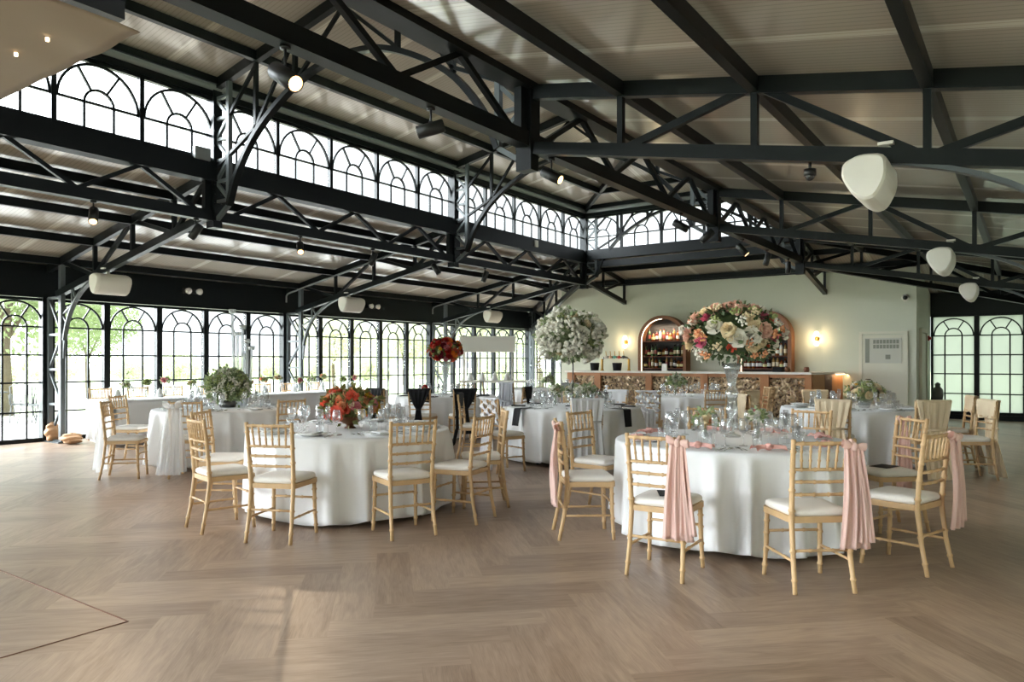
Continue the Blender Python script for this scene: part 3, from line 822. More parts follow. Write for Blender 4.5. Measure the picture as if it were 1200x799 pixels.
TB = {'A':(1.796,5.99),'B':(-1.546,7.0),'C':(.87,10.46),'D':(-3.96,10.16),'E':(4.76,10.25),'F':(3.35,13.9),'G':(-1.26,13.9),'H':(.9,17.2)}
def seat(t, phi, r, turn=0.):
    cx, cd = TB[t]; a = R(phi)
    x, d = cx + r*math.sin(a), cd - r*math.cos(a)
    return x, d, cam_dir_rz(-math.sin(a), math.cos(a)) + R(turn)
GA, GB, GC = 'chairs around the pink table', 'chairs around the coral bowl table', 'chairs around the table with black hanging napkins'
GD, GE, GF, GG, GH = 'chairs around the greenery table', 'chairs with cream drapes around the right table', 'chairs around the table before the bar', 'chairs around the red flower table', 'chairs around the far table by the bar end'
CH = [
 ('A',-86,1.2,0,GA,'pink','side-on limewashed chair at left of the pink table, pink sash hanging at its back','long pink sash on the left side-on chair of the pink table'),
 ('A',-35,1.33,4,GA,'pink','limewashed chair with pink sash and dark menu, front left of the pink table','long pink sash with bow on the front left chair of the pink table'),
 ('A',2.5,1.36,2,GA,'pink','pink sash chair nearest to the camera, back turned, at the pink table','pink sash on the chair nearest to the camera'),
 ('A',43,1.3,-6,GA,'pink','limewashed chair with pink sash turned left at front right of the pink table','pink sash on the front right chair of the pink table'),
 ('A',97,1.36,0,GA,'pink','limewashed chair at far right of the pink table, facing left, pink sash','pink sash on the chair at far right of the pink table'),
 ('A',136,1.4,0,GA,None,'limewashed chair behind the pink table, partly hidden by glasses at its right',None),
 ('A',172,1.4,0,GA,None,'limewashed chair straight behind the tall crystal vase of the pink table',None),
 ('A',-131,1.3,0,GA,None,'limewashed chair at back left of the pink table, white cushion showing',None),
 ('B',-92,1.22,0,GB,None,'limewashed chair leftmost at the coral bowl table, seen side-on',None),
 ('B',-48,1.2,0,GB,None,'limewashed chair second from left at the coral bowl table, turned right',None),
 ('B',-13,1.2,2,GB,None,'limewashed chair front left of the coral bowl table, back squarely to camera',None),
 ('B',33,1.2,-3,GB,None,'limewashed chair front right of the coral bowl table, back to camera',None),
 ('B',66,1.2,0,GB,None,'limewashed chair right of the coral bowl table, turned to the left',None),
 ('B',97,1.26,0,GB,None,'limewashed chair farthest right at the coral bowl table, mostly behind another chair',None),
 ('C',-42,1.45,-12,GC,'braid','limewashed chair with woven white drape at front left of the black napkin table','white chiffon woven down the back of the front left chair of the black napkin table'),
 ('C',2,1.24,0,GC,'lav','chair with pale grey pleated drape at front of the black napkin table','pale grey pleated drape behind the pink sash'),
 ('C',150,1.4,0,GC,'lav','chair with pale grey drape at back right of the black napkin table, facing camera','pale grey drape on the back right chair of the black napkin table'),
 ('C',174,1.4,0,GC,'cream','chair with cream drape at the back of the black napkin table','cream drape on the back chair of the black napkin table'),
 ('C',-95,1.4,0,GC,'black','chair with black drape at the left of the black napkin table','black drape on the chair left of the black napkin table'),
 ('D',3,1.22,0,GD,'sheer','limewashed chair with sheer white sash, back to camera, before the greenery table','sheer white sash on the chair before the greenery table'),
 ('D',-95,1.36,0,GD,None,'limewashed chair between the greenery table and the long head table',None),
 ('D',50,1.36,0,GD,None,'limewashed chair at right of the greenery table, behind the coral flowers glasses',None),
 ('D',110,1.36,0,GD,None,'limewashed chair at far right side of the greenery table',None),
 ('E',-32,1.5,0,GE,'cream','cream draped chair at front left of the right cream table','cream drape on the front left chair of the right cream table'),
 ('E',8,1.4,-8,GE,'cream','cream draped chair at front of the right cream table beside a pink sash','cream drape on the front chair of the right cream table'),
 ('E',72,1.22,0,GE,'cream','cream draped chair at right of the right cream table, facing left','cream drape on the chair at right of the right cream table'),
 ('E',-136,1.28,0,GE,'cream','cream draped chair at back left of the right cream table, before the sequin bar','cream drape on the back left chair of the right cream table'),
 ('E',176,1.3,0,GE,'cream','cream draped chair at the back of the right cream table, facing camera','cream drape on the back chair of the right cream table'),
 ('E',-88,1.3,0,GE,'cream','cream draped chair at left of the right cream table','cream drape on the left chair of the right cream table'),
 ('F',4,1.28,0,GF,None,'limewashed chair with bare back in front of the table before the bar',None),
 ('F',92,1.3,0,GF,None,'limewashed chair at right of the table before the bar, seen side-on',None),
 ('F',58,1.3,0,GF,None,'limewashed chair front right of the table before the bar, just left of the crystal vase',None),
 ('F',-92,1.3,0,GF,'braid','chair with white drape at left of the table before the bar','white drape on the left chair of the table before the bar'),
 ('F',180,1.28,0,GF,None,'limewashed chair behind the table before the bar, against the sequins',None),
 ('G',-38,1.5,0,GG,'black','chair with black sash at front left of the red flower table','black sash on the front left chair of the red flower table'),
 ('G',-11,1.36,0,GG,'black','chair with wide black sash, second from left at the red flower table','wide black sash on the second chair from left at the red flower table'),
 ('G',17,1.36,0,GG,'black','chair with wide black sash at front right of the red flower table','wide black sash on the front right chair of the red flower table'),
 ('G',70,1.4,0,GG,'black','chair with black sash seen side-on at right of the red flower table','black sash on the side-on chair at right of the red flower table'),
 ('G',-85,1.4,0,GG,None,'limewashed chair at left of the red flower table',None),
 ('G',170,1.4,0,GG,None,'limewashed chair behind the red flower table',None),
 ('H',-40,1.36,0,GH,'grey','grey draped chair at front left of the far table by the bar end','grey drape on the front left chair of the far table by the bar end'),
 ('H',12,1.36,0,GH,'grey','grey draped chair at front of the far table by the bar end','grey drape on the front chair of the far table by the bar end'),
 ('H',-90,1.36,0,GH,'grey','grey draped chair at left of the far table by the bar end','grey drape on the left chair of the far table by the bar end'),
]
for (t, phi, r, turn, g, sa, lab, sl) in CH:
    x, d, rz = seat(t, phi, r, turn); place_chair(x, d, rz, lab, g, sa, sl)
place_chair(-4.66, 8.86, cam_dir_rz(1,.22), 'leftmost chair seen side-on with sheer white sash, facing right, near the head table', GD, 'sheer', 'sheer white sash hanging left of the side-on chair by the head table')
place_chair(5.46, 8.78, cam_dir_rz(-1,.08), 'rightmost chair, side-on and facing left, its cream drape trailing on the floor', GE, 'cream', 'cream drape trailing on the floor behind the rightmost chair')
place_chair(2.2, 11.75, cam_dir_rz(.3,1), 'limewashed chair with woven white drape between the black napkin table and the bar', GF, 'braid', 'white chiffon woven down the chair between the black napkin table and the bar')
GHD = 'chairs behind the head table'
for i in range(8):
    place_w = (-13.42, 6.45+.68*i)
    c = new_chair((place_w[0], place_w[1], 0), R(-90), 'limewashed chair with sheer sash behind the long head table, backed to the windows', GHD)
    tie(c, 'sheer')

# ------------------------------------------------------------------ tables and cloths
TD = {'A':'pink table', 'B':'coral bowl table', 'C':'black napkin table', 'D':'greenery table', 'E':'right cream table', 'F':'table before the bar', 'G':'red flower table', 'H':'far table by the bar end'}
TOP = .755
def make_table():
    t = thing('round_table', None, 'table')
    b = MB(); b.lathe([(.9,.715),(.915,.722),(.915,.738),(.9,.745)], 40, capt=True); b.build('tabletop', M['oakpale'], t)
    for k in range(4):
        a = PI/4 + k*PI/2; c, s = math.cos(a), math.sin(a)
        b = MB(); b.tube([(c*.45,s*.45,.715),(c*.72,s*.72,.03),(c*.73,s*.73,0)], [.016,.016,.02], 8); b.build('leg', M['blackmetal'], t)
    b = MB()
    for k in range(2):
        a = PI/4 + k*PI/2; c, s = math.cos(a), math.sin(a); b.tube([(c*.6,s*.6,.33),(-c*.6,-s*.6,.33)], .012, 6)
    b.build('leg_brace', M['blackmetal'], t)
    return t
TABLE = make_table()
def cloth_mesh(seed, R0=.94, flare=.1, hem=.055, nf=22, seats=()):
    # a round cloth hanging in soft irregular cones; between the cones it falls straight
    rr = random.Random(seed); N = 192; mb = MB()
    cones = [(2*PI*(k+rr.uniform(-.3,.3))/nf, rr.uniform(.045,.075), rr.uniform(.5,1.3)) for k in range(nf)]
    ph = rr.random()*6.28
    def fold(a):
        f = 0
        for c, w, h in cones:
            d = (a-c+PI) % (2*PI)-PI; f += h*math.exp(-(d/w)**2)
        for c in seats:
            d = (a-c+PI) % (2*PI)-PI; f *= 1-.85*math.exp(-(d/.2)**4)
        return min(f, 1.3)
    rows = [(.0,TOP),(.5,TOP),(.86,TOP),(R0-.02,TOP),(R0-.006,TOP-.004),(R0,TOP-.016)]
    def fn(u, v):
        a = 2*PI*u; j = int(round(v*(len(rows)+16)))
        if j < len(rows): r, z = rows[j]; return (r*math.cos(a), r*math.sin(a), z)
        t = (j-len(rows)+1)/17; f = fold(a)
        r = R0 - .015*math.sin(min(t*3,1)*PI/2) - .055*t + (flare+.09)*f*t**.7
        a2 = a + .03*t*math.sin(7*a+ph)
        drop = 1.04-.075*f+.02*math.sin(5*a+ph)
        z = TOP-.016 - (TOP-.016-hem)*t*drop
        return (r*math.cos(a2), r*math.sin(a2), max(z,.01))
    mb.grid(fn, N, len(rows)+16, True, True)
    return mb
def chair_angles(t):
    out = []
    for c in CH:
        if c[0] == t and c[2] < 1.26:
            a = R(c[1]); v = W(math.sin(a), -math.cos(a)); out.append(math.atan2(v.y, v.x))
    return out
for i, t in enumerate('ABCDEFGH'):
    p = W(*TB[t]); lab = 'round folding banquet table under the cloth of the '+TD[t]
    if i == 0: TABLE.location = p; tag(TABLE, lab, 'table', 'round banquet tables')
    else: copy_tree(TABLE, p, .3*i, lab, 'round banquet tables')
    o = cloth_mesh(i+3, flare=.08 if t == 'B' else .1, seats=chair_angles(t)).build('tablecloth', M['cloth'], None, p, 0)
    solid(o, .003); tag(o, 'white floor-length cloth on the '+TD[t], 'tablecloth', 'round tablecloths')
# long head table along the windows
hx0, hx1, hy0, hy1 = -12.95, -12.1, 6.0, 12.1
t = thing('head_table', 'long trestle head table under white cloth along the left windows', 'table', ((hx0+hx1)/2,(hy0+hy1)/2,0))
MB().box((0,0,.73),(hx1-hx0-.04,hy1-hy0-.04,.03)).build('tabletop', M['oakpale'], t)
for sx in (-1,1):
    for yy in (-2.9,-1,1,2.9):
        MB().tube([(sx*.36,yy,.715),(sx*.36,yy,0)], .018, 8).build('leg', M['blackmetal'], t)
def rect_cloth():
    mb = MB(); rr = random.Random(4); hx, hy = (hx1-hx0)/2, (hy1-hy0)/2; per = []
    n1, n2 = 24, 170
    for k in range(n2): per.append((hx, -hy+2*hy*k/n2, 1, 0))
    for k in range(n1): per.append((hx-2*hx*k/n1, hy, 0, 1))
    for k in range(n2): per.append((-hx, hy-2*hy*k/n2, -1, 0))
    for k in range(n1): per.append((-hx+2*hx*k/n1, -hy, 0, -1))
    N = len(per); vs = []; fs = []
    for j in range(10):
        t_ = j/9
        for k, (x, y, nx, ny) in enumerate(per):
            s = k*.036
            f = (.35*math.sin(s*9)+.3*math.sin(s*5.3+1)+.2*math.sin(s*17))*.05*t_+.05*t_
            if k % 1 == 0: vs.append((x+nx*f, y+ny*f, TOP-(TOP-.05)*t_))
    for j in range(9):
        for k in range(N): fs.append((j*N+k, (j+1)*N+k, (j+1)*N+(k+1) % N, j*N+(k+1) % N))
    mb._add(vs, fs, True); mb._add([vs[k] for k in range(N)], [tuple(range(N))])
    return mb
o = rect_cloth().build('tablecloth', M['cloth'], None, ((hx0+hx1)/2,(hy0+hy1)/2,0)); solid(o, .003)
tag(o, 'long white cloth over the head table by the left windows', 'tablecloth')
# runner: a second, sheerer cloth hanging over the near end
mb = MB()
mb.grid(lambda u, v: ((2*u-1)*.44+.02*math.sin(v*6)*(2*u-1), (.28-min(v,.33)/.33*.36-(.02+.045*math.sin(u*22)*(v-.33) if v > .33 else 0)), TOP+.006-(0 if v < .33 else (v-.33)/.67*.66)), 40, 24)
o = mb.build('table_runner', M['cloth2'], None, ((hx0+hx1)/2, hy0-.0, 0)); solid(o, .003); tag(o, 'white pleated runner hanging over the near end of the head table', 'runner')

# ------------------------------------------------------------------ tableware
def lathe_mesh(name, prof, m, n=14): return MB().lathe(prof, n).mesh(name, m)
ME = {}
ME['wine_glass'] = lathe_mesh('wine_glass', [(.033,0),(.031,.003),(.006,.007),(.0042,.02),(.0042,.085),(.008,.093),(.026,.108),(.037,.135),(.038,.155),(.034,.185),(.029,.208),(.0275,.208),(.0325,.184),(.036,.155),(.035,.136),(.025,.111),(.004,.098)], M['glass'])
ME['champagne_flute'] = lathe_mesh('champagne_flute', [(.031,0),(.029,.003),(.005,.006),(.004,.02),(.004,.095),(.008,.105),(.02,.135),(.0245,.17),(.024,.2),(.021,.235),(.0198,.235),(.0225,.2),(.023,.17),(.018,.136),(.003,.11)], M['glass'])
ME['water_tumbler'] = lathe_mesh('water_tumbler', [(.03,0),(.031,.004),(.034,.05),(.037,.1),(.0357,.1),(.0325,.05),(.029,.012),(.0,.012)], M['glass'])
ME['dinner_plate'] = lathe_mesh('dinner_plate', [(.08,0),(.085,.003),(.1,.012),(.135,.017),(.135,.02),(.1,.0155),(.08,.008),(.0,.008)], M['china'], 28)
def fork():
    b = MB()
    b.grid(lambda u, v: ((2*u-1)*(.0035+.0055*(1-v)**3), .09-.02*0-v*.13+.0, .006+.004*math.sin(v*PI)), 2, 10, False)
    for k in range(4): b.bar((-.0085+.0057*k,.088,.007),(-.0085+.0057*k,.14,.01),.0028,.002)
    b.box((0,.092,.007),(.021,.012,.003))
    return b.mesh('fork', M['chrome'])
def knife():
    b = MB(); b.prism([(-.006,-.1),(.006,-.1),(.005,.02),(-.005,.02)], .001, .008); b.prism([(-.006,.02),(.005,.02),(.009,.05),(.007,.1),(-.005,.125)], .003, .0055)
    return b.mesh('table_knife', M['chrome'])
def spoon():
    b = MB(); b.grid(lambda u, v: ((2*u-1)*(.0035+.0035*(1-v)), .03-v*.13, .005+.004*math.sin(v*PI)), 2, 8, False)
    b.ball((0,.065,.008), .02, 12, 8, (1,1.75,.32)); return b.mesh('dessert_spoon', M['chrome'])
ME['fork'] = fork(); ME['table_knife'] = knife(); ME['dessert_spoon'] = spoon()
def nap_pink():
    b = MB()
    for s in (-1,1):
        b.grid(lambda u, v, s=s: (s*(.018+.095*v), (2*u-1)*(.02+.055*v**.8)+.012*math.sin(v*5+s), .012+.03*math.sin(u*PI)*(1-.35*v)+.01*math.sin(u*13+v*4)*v), 14, 10)
    o = b.mesh('table_napkin', M['pinknap']); return o
def nap_knot():
    b = MB(); b.ball((0,0,.026), .026, 12, 8, (1.15,1.25,1)); b.tube([(-.02,-.028,.02),(0,-.034,.045),(.02,-.026,.03)], .01, 8); return b.mesh('napkin_knot', M['pinknap'])
NP, NK = nap_pink(), nap_knot()
def nap_white():
    b = MB(); b.grid(lambda u, v: ((2*u-1)*.055, (2*v-1)*.1, .024+.006*math.sin(u*6+v*2)), 8, 10); b.box((0,0,.022),(.11,.2,.008)); return b.mesh('table_napkin', M['cloth2'])
NWH = nap_white()
def nap_black():
    b = MB(); b.box((0,0,.006),(.12,.2,.01)); b.grid(lambda u, v: ((2*u-1)*.06, (2*v-1)*.1, .012+.002*math.sin(u*6)), 4, 6); return b.mesh('table_napkin', M['black'])
NBL = nap_black()
def nap_hang(R0):
    b = MB()
    def fn(u, v):
        x = (2*u-1)*.075
        if v < .4: return (x, -.2+(v/.4)*.27, .006+.001*math.sin(u*8))
        if v < .55: k = (v-.4)/.15; return (x, .07+.02*math.sin(k*PI/2), .006-.02*(1-math.cos(k*PI/2)))
        k = (v-.55)/.45; return (x*(1-.08*k)+.01*k, .09+.03*k+.004*math.sin(u*9), -.014-.21*k)
    b.grid(fn, 8, 24); return b.mesh('table_napkin', M['black'])
NHG = nap_hang(.94)
def put(me, name, p, rz, label, cat, group):
    o = link(name, me, None, p, rz); return tag(o, label, cat, group)
ZT = TOP+.0035
SEATS = {'A':[-86,-35,2.5,43,97,136,172,-131], 'B':[-92,-48,-13,33,66,97,135,172,-145], 'C':[-52,2,40,80,115,150,174,-140,-95], 'D':[-95,-45,3,50,95,140,-175,-130],
         'E':[-32,8,40,72,110,145,176,-136,-88,-60], 'F':[-60,-20,25,60,92,140,180,-140,-92], 'G':[-70,-38,-11,17,45,70,110,150,-170,-120], 'H':[-90,-40,12,60,120,180,-130]}
GL = {'wine_glass':'clear stemmed wine glass', 'champagne_flute':'clear champagne flute', 'water_tumbler':'clear water tumbler'}
rr = random.Random(21)
for t in 'ABCDEFGH':
    cx, cd = TB[t]
    for phi in SEATS[t]:
        a = R(phi); ux, ud = math.sin(a), -math.cos(a); tx, td = math.cos(a), math.sin(a)   # outward, sideways
        rz = cam_dir_rz(-ux, -ud)
        def P(r, s): return W(cx+ux*r+tx*s, cd+ud*r+td*s, ZT)
        for nm, r, s in (('wine_glass',.52,.1),('champagne_flute',.465,.02),('water_tumbler',.57,.0),('wine_glass',.47,-.09)):
            if t in 'H' and nm == 'water_tumbler': continue
            if nm == 'wine_glass' and s < 0 and t not in 'ABC': continue
            j = rr.uniform(-.015,.015)
            put(ME[nm], nm, P(r+j,s+rr.uniform(-.02,.02)), rr.random()*6, '%s standing on the %s' % (GL[nm], TD[t]), 'glass', '%s on the %s' % (nm.replace('_',' ')+('es' if nm.endswith('ss') else 's'), TD[t]))
        g = lambda n: '%s on the %s' % (n, TD[t])
        if t == 'A':
            o = put(NP, 'table_napkin', P(.76,0), rz+rr.uniform(-.25,.25), 'blush pink knotted napkin laid at a place of the pink table', 'napkin', g('pink napkins'))
            link('napkin_knot', NK, o)
        elif t in 'BDE':
            put(ME['dinner_plate'], 'dinner_plate', P(.75,0), 0, 'round white plate set on the %s' % TD[t], 'plate', g('plates'))
            put(NWH, 'table_napkin', P(.75,0), rz, 'folded white napkin lying on a plate of the %s' % TD[t], 'napkin', g('white napkins'))
        elif t in 'CG':
            hang = t == 'C' and phi in (-52,40)
            put(NHG if hang else NBL, 'table_napkin', P(.925 if hang else .78, 0), rz+PI if hang else rz,
                'black napkin %s of the %s' % ('hanging over the front edge' if hang else 'lying flat on the top', TD[t]), 'napkin', g('hanging black napkins' if hang else 'flat black napkins'))
        if t in 'ABCDE':
            for nm, s in (('fork',-.17),('fork',-.2),('table_knife',.17),('dessert_spoon',.225)):
                if nm == 'fork' and s < -.18 and t != 'A' and t != 'B': continue
                put(ME[nm], nm, P(.76,s if phi < 999 else 0), rz+rr.uniform(-.12,.12), 'steel %s at a place of the %s' % (nm.replace('_',' '), TD[t]), 'cutlery', '%s on the %s' % ({'fork':'forks','table_knife':'table knives','dessert_spoon':'dessert spoons'}[nm], TD[t]))
# menus lying on chair seats of the pink table
for phi, w_ in ((-35,'front left'),(97,'far right')):
    r = 1.33 if phi < 0 else 1.36
    x, d, rz = seat('A', phi, r); p = W(x, d, .511)
    o = MB().box((.02,.0,.002),(.15,.21,.004)).build('menu_card', M['black'], None, p, rz+.5); tag(o, 'dark menu card lying on the %s chair seat of the pink table' % w_, 'menu')

# ------------------------------------------------------------------ flowers
def petal(b, base, out, up, L, w, curl):
    base = Vector(base); out = Vector(out); up = Vector(up); side = out.cross(up).normalized()
    def fn(u, v):
        s = 2*u-1; wd_ = w*math.sin(min(1,.15+v*.85)*PI*.62)**.8
        return base + up*(L*v) + out*(curl*v*v*L - .12*w*(1-s*s)*0 + .18*w*(-s*s)) + side*(s*wd_)
    b.grid(fn, 3, 4)
def rose_mesh():
    b = MB()
    for n, r, L, w, tilt, curl, z in ((3,.12,.75,.42,.12,-.1,.1),(5,.22,.8,.5,.3,.08,.05),(6,.3,.8,.55,.62,.25,.0),(7,.3,.78,.55,1.05,.25,-.05)):
        for k in range(n):
            a = 2*PI*k/n + n
            o = Vector((math.cos(a), math.sin(a), 0)); up = (Vector((0,0,1))*math.cos(tilt)+o*math.sin(tilt))
            petal(b, o*r*.6+Vector((0,0,z-.25)), (o*math.cos(tilt)-Vector((0,0,1))*math.sin(tilt)), up, L, w, curl)
    b.ball((0,0,.1), .2, 8, 6); b.ball((0,0,-.3), .32, 8, 5)
    return b
def dahlia_mesh():
    b = MB()
    for n, tilt, L in ((12,1.35,1.),(10,1.0,.85),(8,.6,.6)):
        for k in range(n):
            a = 2*PI*k/n + n*.3
            o = Vector((math.cos(a), math.sin(a), 0)); up = Vector((0,0,1))*math.cos(tilt)+o*math.sin(tilt)
            petal(b, o*.1, (o*math.cos(tilt)-Vector((0,0,1))*math.sin(tilt)), up, L, .2, -.12)
    b.ball((0,0,.1), .2, 8, 6); return b
def cluster_mesh():
    b = MB(); r2 = random.Random(3)
    for k in range(16):
        a = r2.random()*6.28; e = r2.random()*.9; q = Vector((math.cos(a)*e, math.sin(a)*e, r2.uniform(-.1,.65)*(1-.4*e)))
        b.ball(q, r2.uniform(.16,.26), 6, 4)
    return b
FM = {}
def flower(kind, m):
    if (kind, m) not in FM:
        FM[(kind, m)] = {'rose':rose_mesh, 'dahlia':dahlia_mesh, 'sprig':cluster_mesh}[kind]().mesh({'rose':'rose_head','dahlia':'dahlia_head','sprig':'blossom_sprig'}[kind], M[m])
    return FM[(kind, m)]
NM = {'rose':'rose_head','dahlia':'dahlia_head','sprig':'blossom_sprig'}
def orient(o, d, roll, sc):
    q = Vector(d).to_track_quat('Z','Y').to_matrix() @ Matrix.Rotation(roll, 3, 'Z')
    o.rotation_euler = q.to_euler(); o.scale = (sc, sc, sc)
def leaf_cloud(b, c, rad, n, L, rr, zmin=-.75, spray=0.):
    for k in range(n):
        while True:
            d = Vector((rr.uniform(-1,1), rr.uniform(-1,1), rr.uniform(zmin,1)))
            if .25 < d.length <= 1: break
        d.normalize(); k2 = rr.uniform(.66, .97+spray*rr.random())
        p = Vector(c) + Vector((d.x*rad[0], d.y*rad[1], d.z*rad[2]))*k2
        up = (d + Vector((rr.uniform(-.9,.9), rr.uniform(-.9,.9), rr.uniform(-.7,.7)))).normalized()
        s = up.cross(Vector((rr.uniform(-1,1), rr.uniform(-1,1), rr.uniform(-1,1)))).normalized(); n_ = up.cross(s)
        l = L*rr.uniform(.7,1.3); w = l*.3
        b._add([p, p+up*l*.5+s*w+n_*l*.06, p+up*l, p+up*l*.5-s*w+n_*l*.06, p+up*l*.5-n_*l*.05], [(0,1,4),(1,2,4),(2,3,4),(3,0,4)], True)
def arrangement(root, c, rad, spec, leaves, L, seed, leafm, zmin=-.7, spray=.1):
    rr = random.Random(seed); items = []
    for kind, m, sc, n in spec: items += [(kind, m, sc)]*n
    rr.shuffle(items); N = len(items)
    for i, (kind, m, sc) in enumerate(items):
        z = 1-(1-zmin)*(i+.5)/N; a = i*2.39996+rr.uniform(-.25,.25); h = math.sqrt(max(0,1-z*z))
        d = Vector((h*math.cos(a), h*math.sin(a), z))
        k = rr.uniform(.84,.98) if kind == 'rose' else rr.uniform(.92,1.08)
        p = Vector(c) + Vector((d.x*rad[0], d.y*rad[1], d.z*rad[2]))*k
        o = link(NM[kind], flower(kind, m), root, p); s = sc*rr.uniform(.85,1.15)
        dd = (d + Vector((rr.uniform(-.3,.3), rr.uniform(-.3,.3), rr.uniform(-.1,.35)))).normalized()
        orient(o, dd, rr.random()*6, s)
    b = MB(); leaf_cloud(b, c, (rad[0]*.98,rad[1]*.98,rad[2]*.98), leaves, L, rr, zmin, spray)
    b.ball(c, 1, 16, 10, (rad[0]*.72, rad[1]*.72, rad[2]*.72))
    tag(b.build('foliage', M[leafm], root), kind='stuff')
def centre(t, dx=0, dd=0): return W(TB[t][0]+dx, TB[t][1]+dd, ZT)

# tall mixed ball on a crystal baluster vase, pink table
r_ = thing('floral_centerpiece', 'large ball of blush, cream and pink roses on a tall crystal baluster vase', 'flowers', centre('A',.06,.2), 0, 'tall flower balls')
v = MB(); v.lathe([(.075,0),(.075,.012),(.03,.03),(.02,.05),(.05,.085),(.052,.11),(.02,.15),(.018,.165),(.045,.2),(.05,.24),(.03,.285),(.028,.3),(.05,.34),(.055,.38),(.03,.42),(.04,.48),(.06,.56),(.085,.62),(.08,.62),(.056,.56),(.036,.48),(.02,.43)], 20)
v.build('crystal_vase', M['crystal'], r_)
arrangement(r_, (0,0,.87), (.385,.385,.25), [('rose','fwhite',.078,10),('rose','fcream',.07,18),('rose','fblush',.068,24),('rose','fpink',.056,6),('rose','fcoral',.04,5),('sprig','fwhite',.055,20),('sprig','fpeach',.045,12),('sprig','fcream',.045,8),('sprig','fgreen',.055,7)], 700, .06, 5, 'leafd', -.72)
# white ball on a slim dark stand, black napkin table
r_ = thing('floral_centerpiece', 'large airy ball of white flowers on a slim dark metal stand', 'flowers', centre('C'), 0, 'tall flower balls')
v = MB(); v.lathe([(.11,0),(.11,.008),(.01,.014),(.008,.03)], 20); v.tube([(0,0,.01),(0,0,.72)], .008, 8)
v.build('stand', M['blackmetal'], r_)
arrangement(r_, (-.05,0,1.0), (.43,.43,.35), [('rose','fwhite',.095,28),('rose','fcream',.078,12),('sprig','fwhite',.125,46),('sprig','fgreen',.07,6)], 620, .085, 8, 'leafg', -.8, .22)
# red ball on a clear trumpet vase, red flower table
r_ = thing('floral_centerpiece', 'tall ball of red, orange and coral flowers on a clear trumpet vase', 'flowers', centre('G',0,.0), 0, 'tall flower balls')
v = MB(); v.lathe([(.09,0),(.085,.01),(.03,.03),(.03,.06),(.045,.3),(.075,.52),(.11,.64),(.106,.64),(.07,.52),(.04,.3),(.02,.06)], 20); v.build('trumpet_vase', M['crystal'], r_)
arrangement(r_, (0,0,.86), (.31,.31,.23), [('rose','fred',.07,24),('rose','fdeep',.062,14),('dahlia','forange',.05,14),('rose','fcoral',.06,14),('rose','frose',.06,10),('sprig','fgreen',.05,8),('rose','fyellow',.045,6)], 320, .055, 12, 'leafo', -.85)
# low coral bowl
r_ = thing('floral_centerpiece', 'low copper bowl of coral, pink and orange flowers', 'flowers', centre('B',.0,.0), 0)
v = MB(); v.lathe([(.055,0),(.055,.008),(.035,.02),(.035,.035),(.07,.05),(.12,.085),(.14,.115),(.135,.115),(.11,.085),(.0,.06)], 24); v.build('copper_bowl', M['copper'], r_)
arrangement(r_, (0,0,.2), (.245,.245,.16), [('dahlia','fcoral',.07,5),('rose','fcoral',.062,7),('rose','frose',.062,9),('rose','fdeep',.05,5),('dahlia','fyellow',.05,9),('rose','forange',.045,5),('rose','fpeach',.058,12),('dahlia','fcoral',.06,4),('sprig','fcream',.04,6),('sprig','fgreen',.045,7)], 320, .07, 15, 'leafo', -.3, .4)
# greenery with clear candle tubes
r_ = thing('greenery_centerpiece', 'bushy green foliage with small white blossoms on a round table', 'flowers', centre('D',.0,.05), 0)
v = MB(); v.lathe([(.1,0),(.12,.05),(.1,.09)], 20); v.build('bowl', M['silver'], r_)
arrangement(r_, (0,0,.28), (.25,.25,.22), [('sprig','fwhite',.058,68),('sprig','fgreen',.06,30)], 1700, .062, 18, 'leafg', -.5, .35)
r_ = thing('candle_stand', 'tall clear glass tubes of a candle stand rising from the greenery', 'candle stand', centre('D',.05,.4), 0)
v = MB(); v.lathe([(.1,0),(.1,.012),(.0,.014)], 24); v.build('base', M['glass'], r_)
for k, (dx, h) in enumerate(((-.08,1.33),(.0,1.0),(.07,1.1),(.15,.9),(.2,.8),(-.0,.7))):
    b = MB(); b.tube([(dx*.5,.02*k-.05,.012),(dx*.8,.03*k-.07,.3),(dx,.03*k-.08,h)], .019, 10); b.lathe([(.03,h),(.045,h+.005),(.05,h+.06),(.047,h+.06),(.04,h+.012)], 14, (dx,.03*k-.08,0), capb=True); b.build('glass_tube', M['acrylic'], r_)
# cream and green bowl, right table
r_ = thing('floral_centerpiece', 'low bunch of cream and green flowers on the right cream table', 'flowers', centre('E',.12,-.1), 0)
v = MB(); v.lathe([(.07,0),(.08,.06),(.1,.1),(.097,.1),(.07,.03)], 20); v.build('bowl', M['crystal'], r_)
arrangement(r_, (0,0,.2), (.24,.24,.14), [('rose','fcream',.065,16),('rose','fwhite',.06,10),('sprig','fgreen',.055,14),('rose','fblush',.05,6),('sprig','fyellow',.03,5)], 300, .055, 24, 'leafg', -.3, .2)
# small bud vases
def bud_vase(p, h, label, group, spec, seed, rad=.055, leafm='leafg', nl=40):
    r_ = thing('bud_vase', label, 'vase', p, 0, group)
    v = MB(); v.lathe([(.028,0),(.032,.01),(.033,.05),(.018,h*.62),(.02,h*.7),(.017,h*.7),(.015,h*.62),(.028,.05)], 12); v.build('glass_vase', M['glass'], r_)
    s = MB(); 
    for k in range(4): s.tube([(.006*math.cos(k*1.6),.006*math.sin(k*1.6),.02),(.02*math.cos(k*1.6),.02*math.sin(k*1.6),h)], .0025, 5)
    s.build('stem', M['stem'], r_)
    arrangement(r_, (0,0,h+rad*.5), (rad,rad,rad*.8), spec, nl, rad*.9, seed, leafm, -.4, .3)
GP = 'bud vases on the pink table'
bud_vase(centre('A',-.28,-.22), .15, 'small bud vase of peach and cream flowers, left of the crystal vase', GP, [('rose','fpeach',.035,3),('rose','fcream',.033,4),('sprig','fgreen',.03,4),('sprig','fblush',.03,3)], 31, .075)
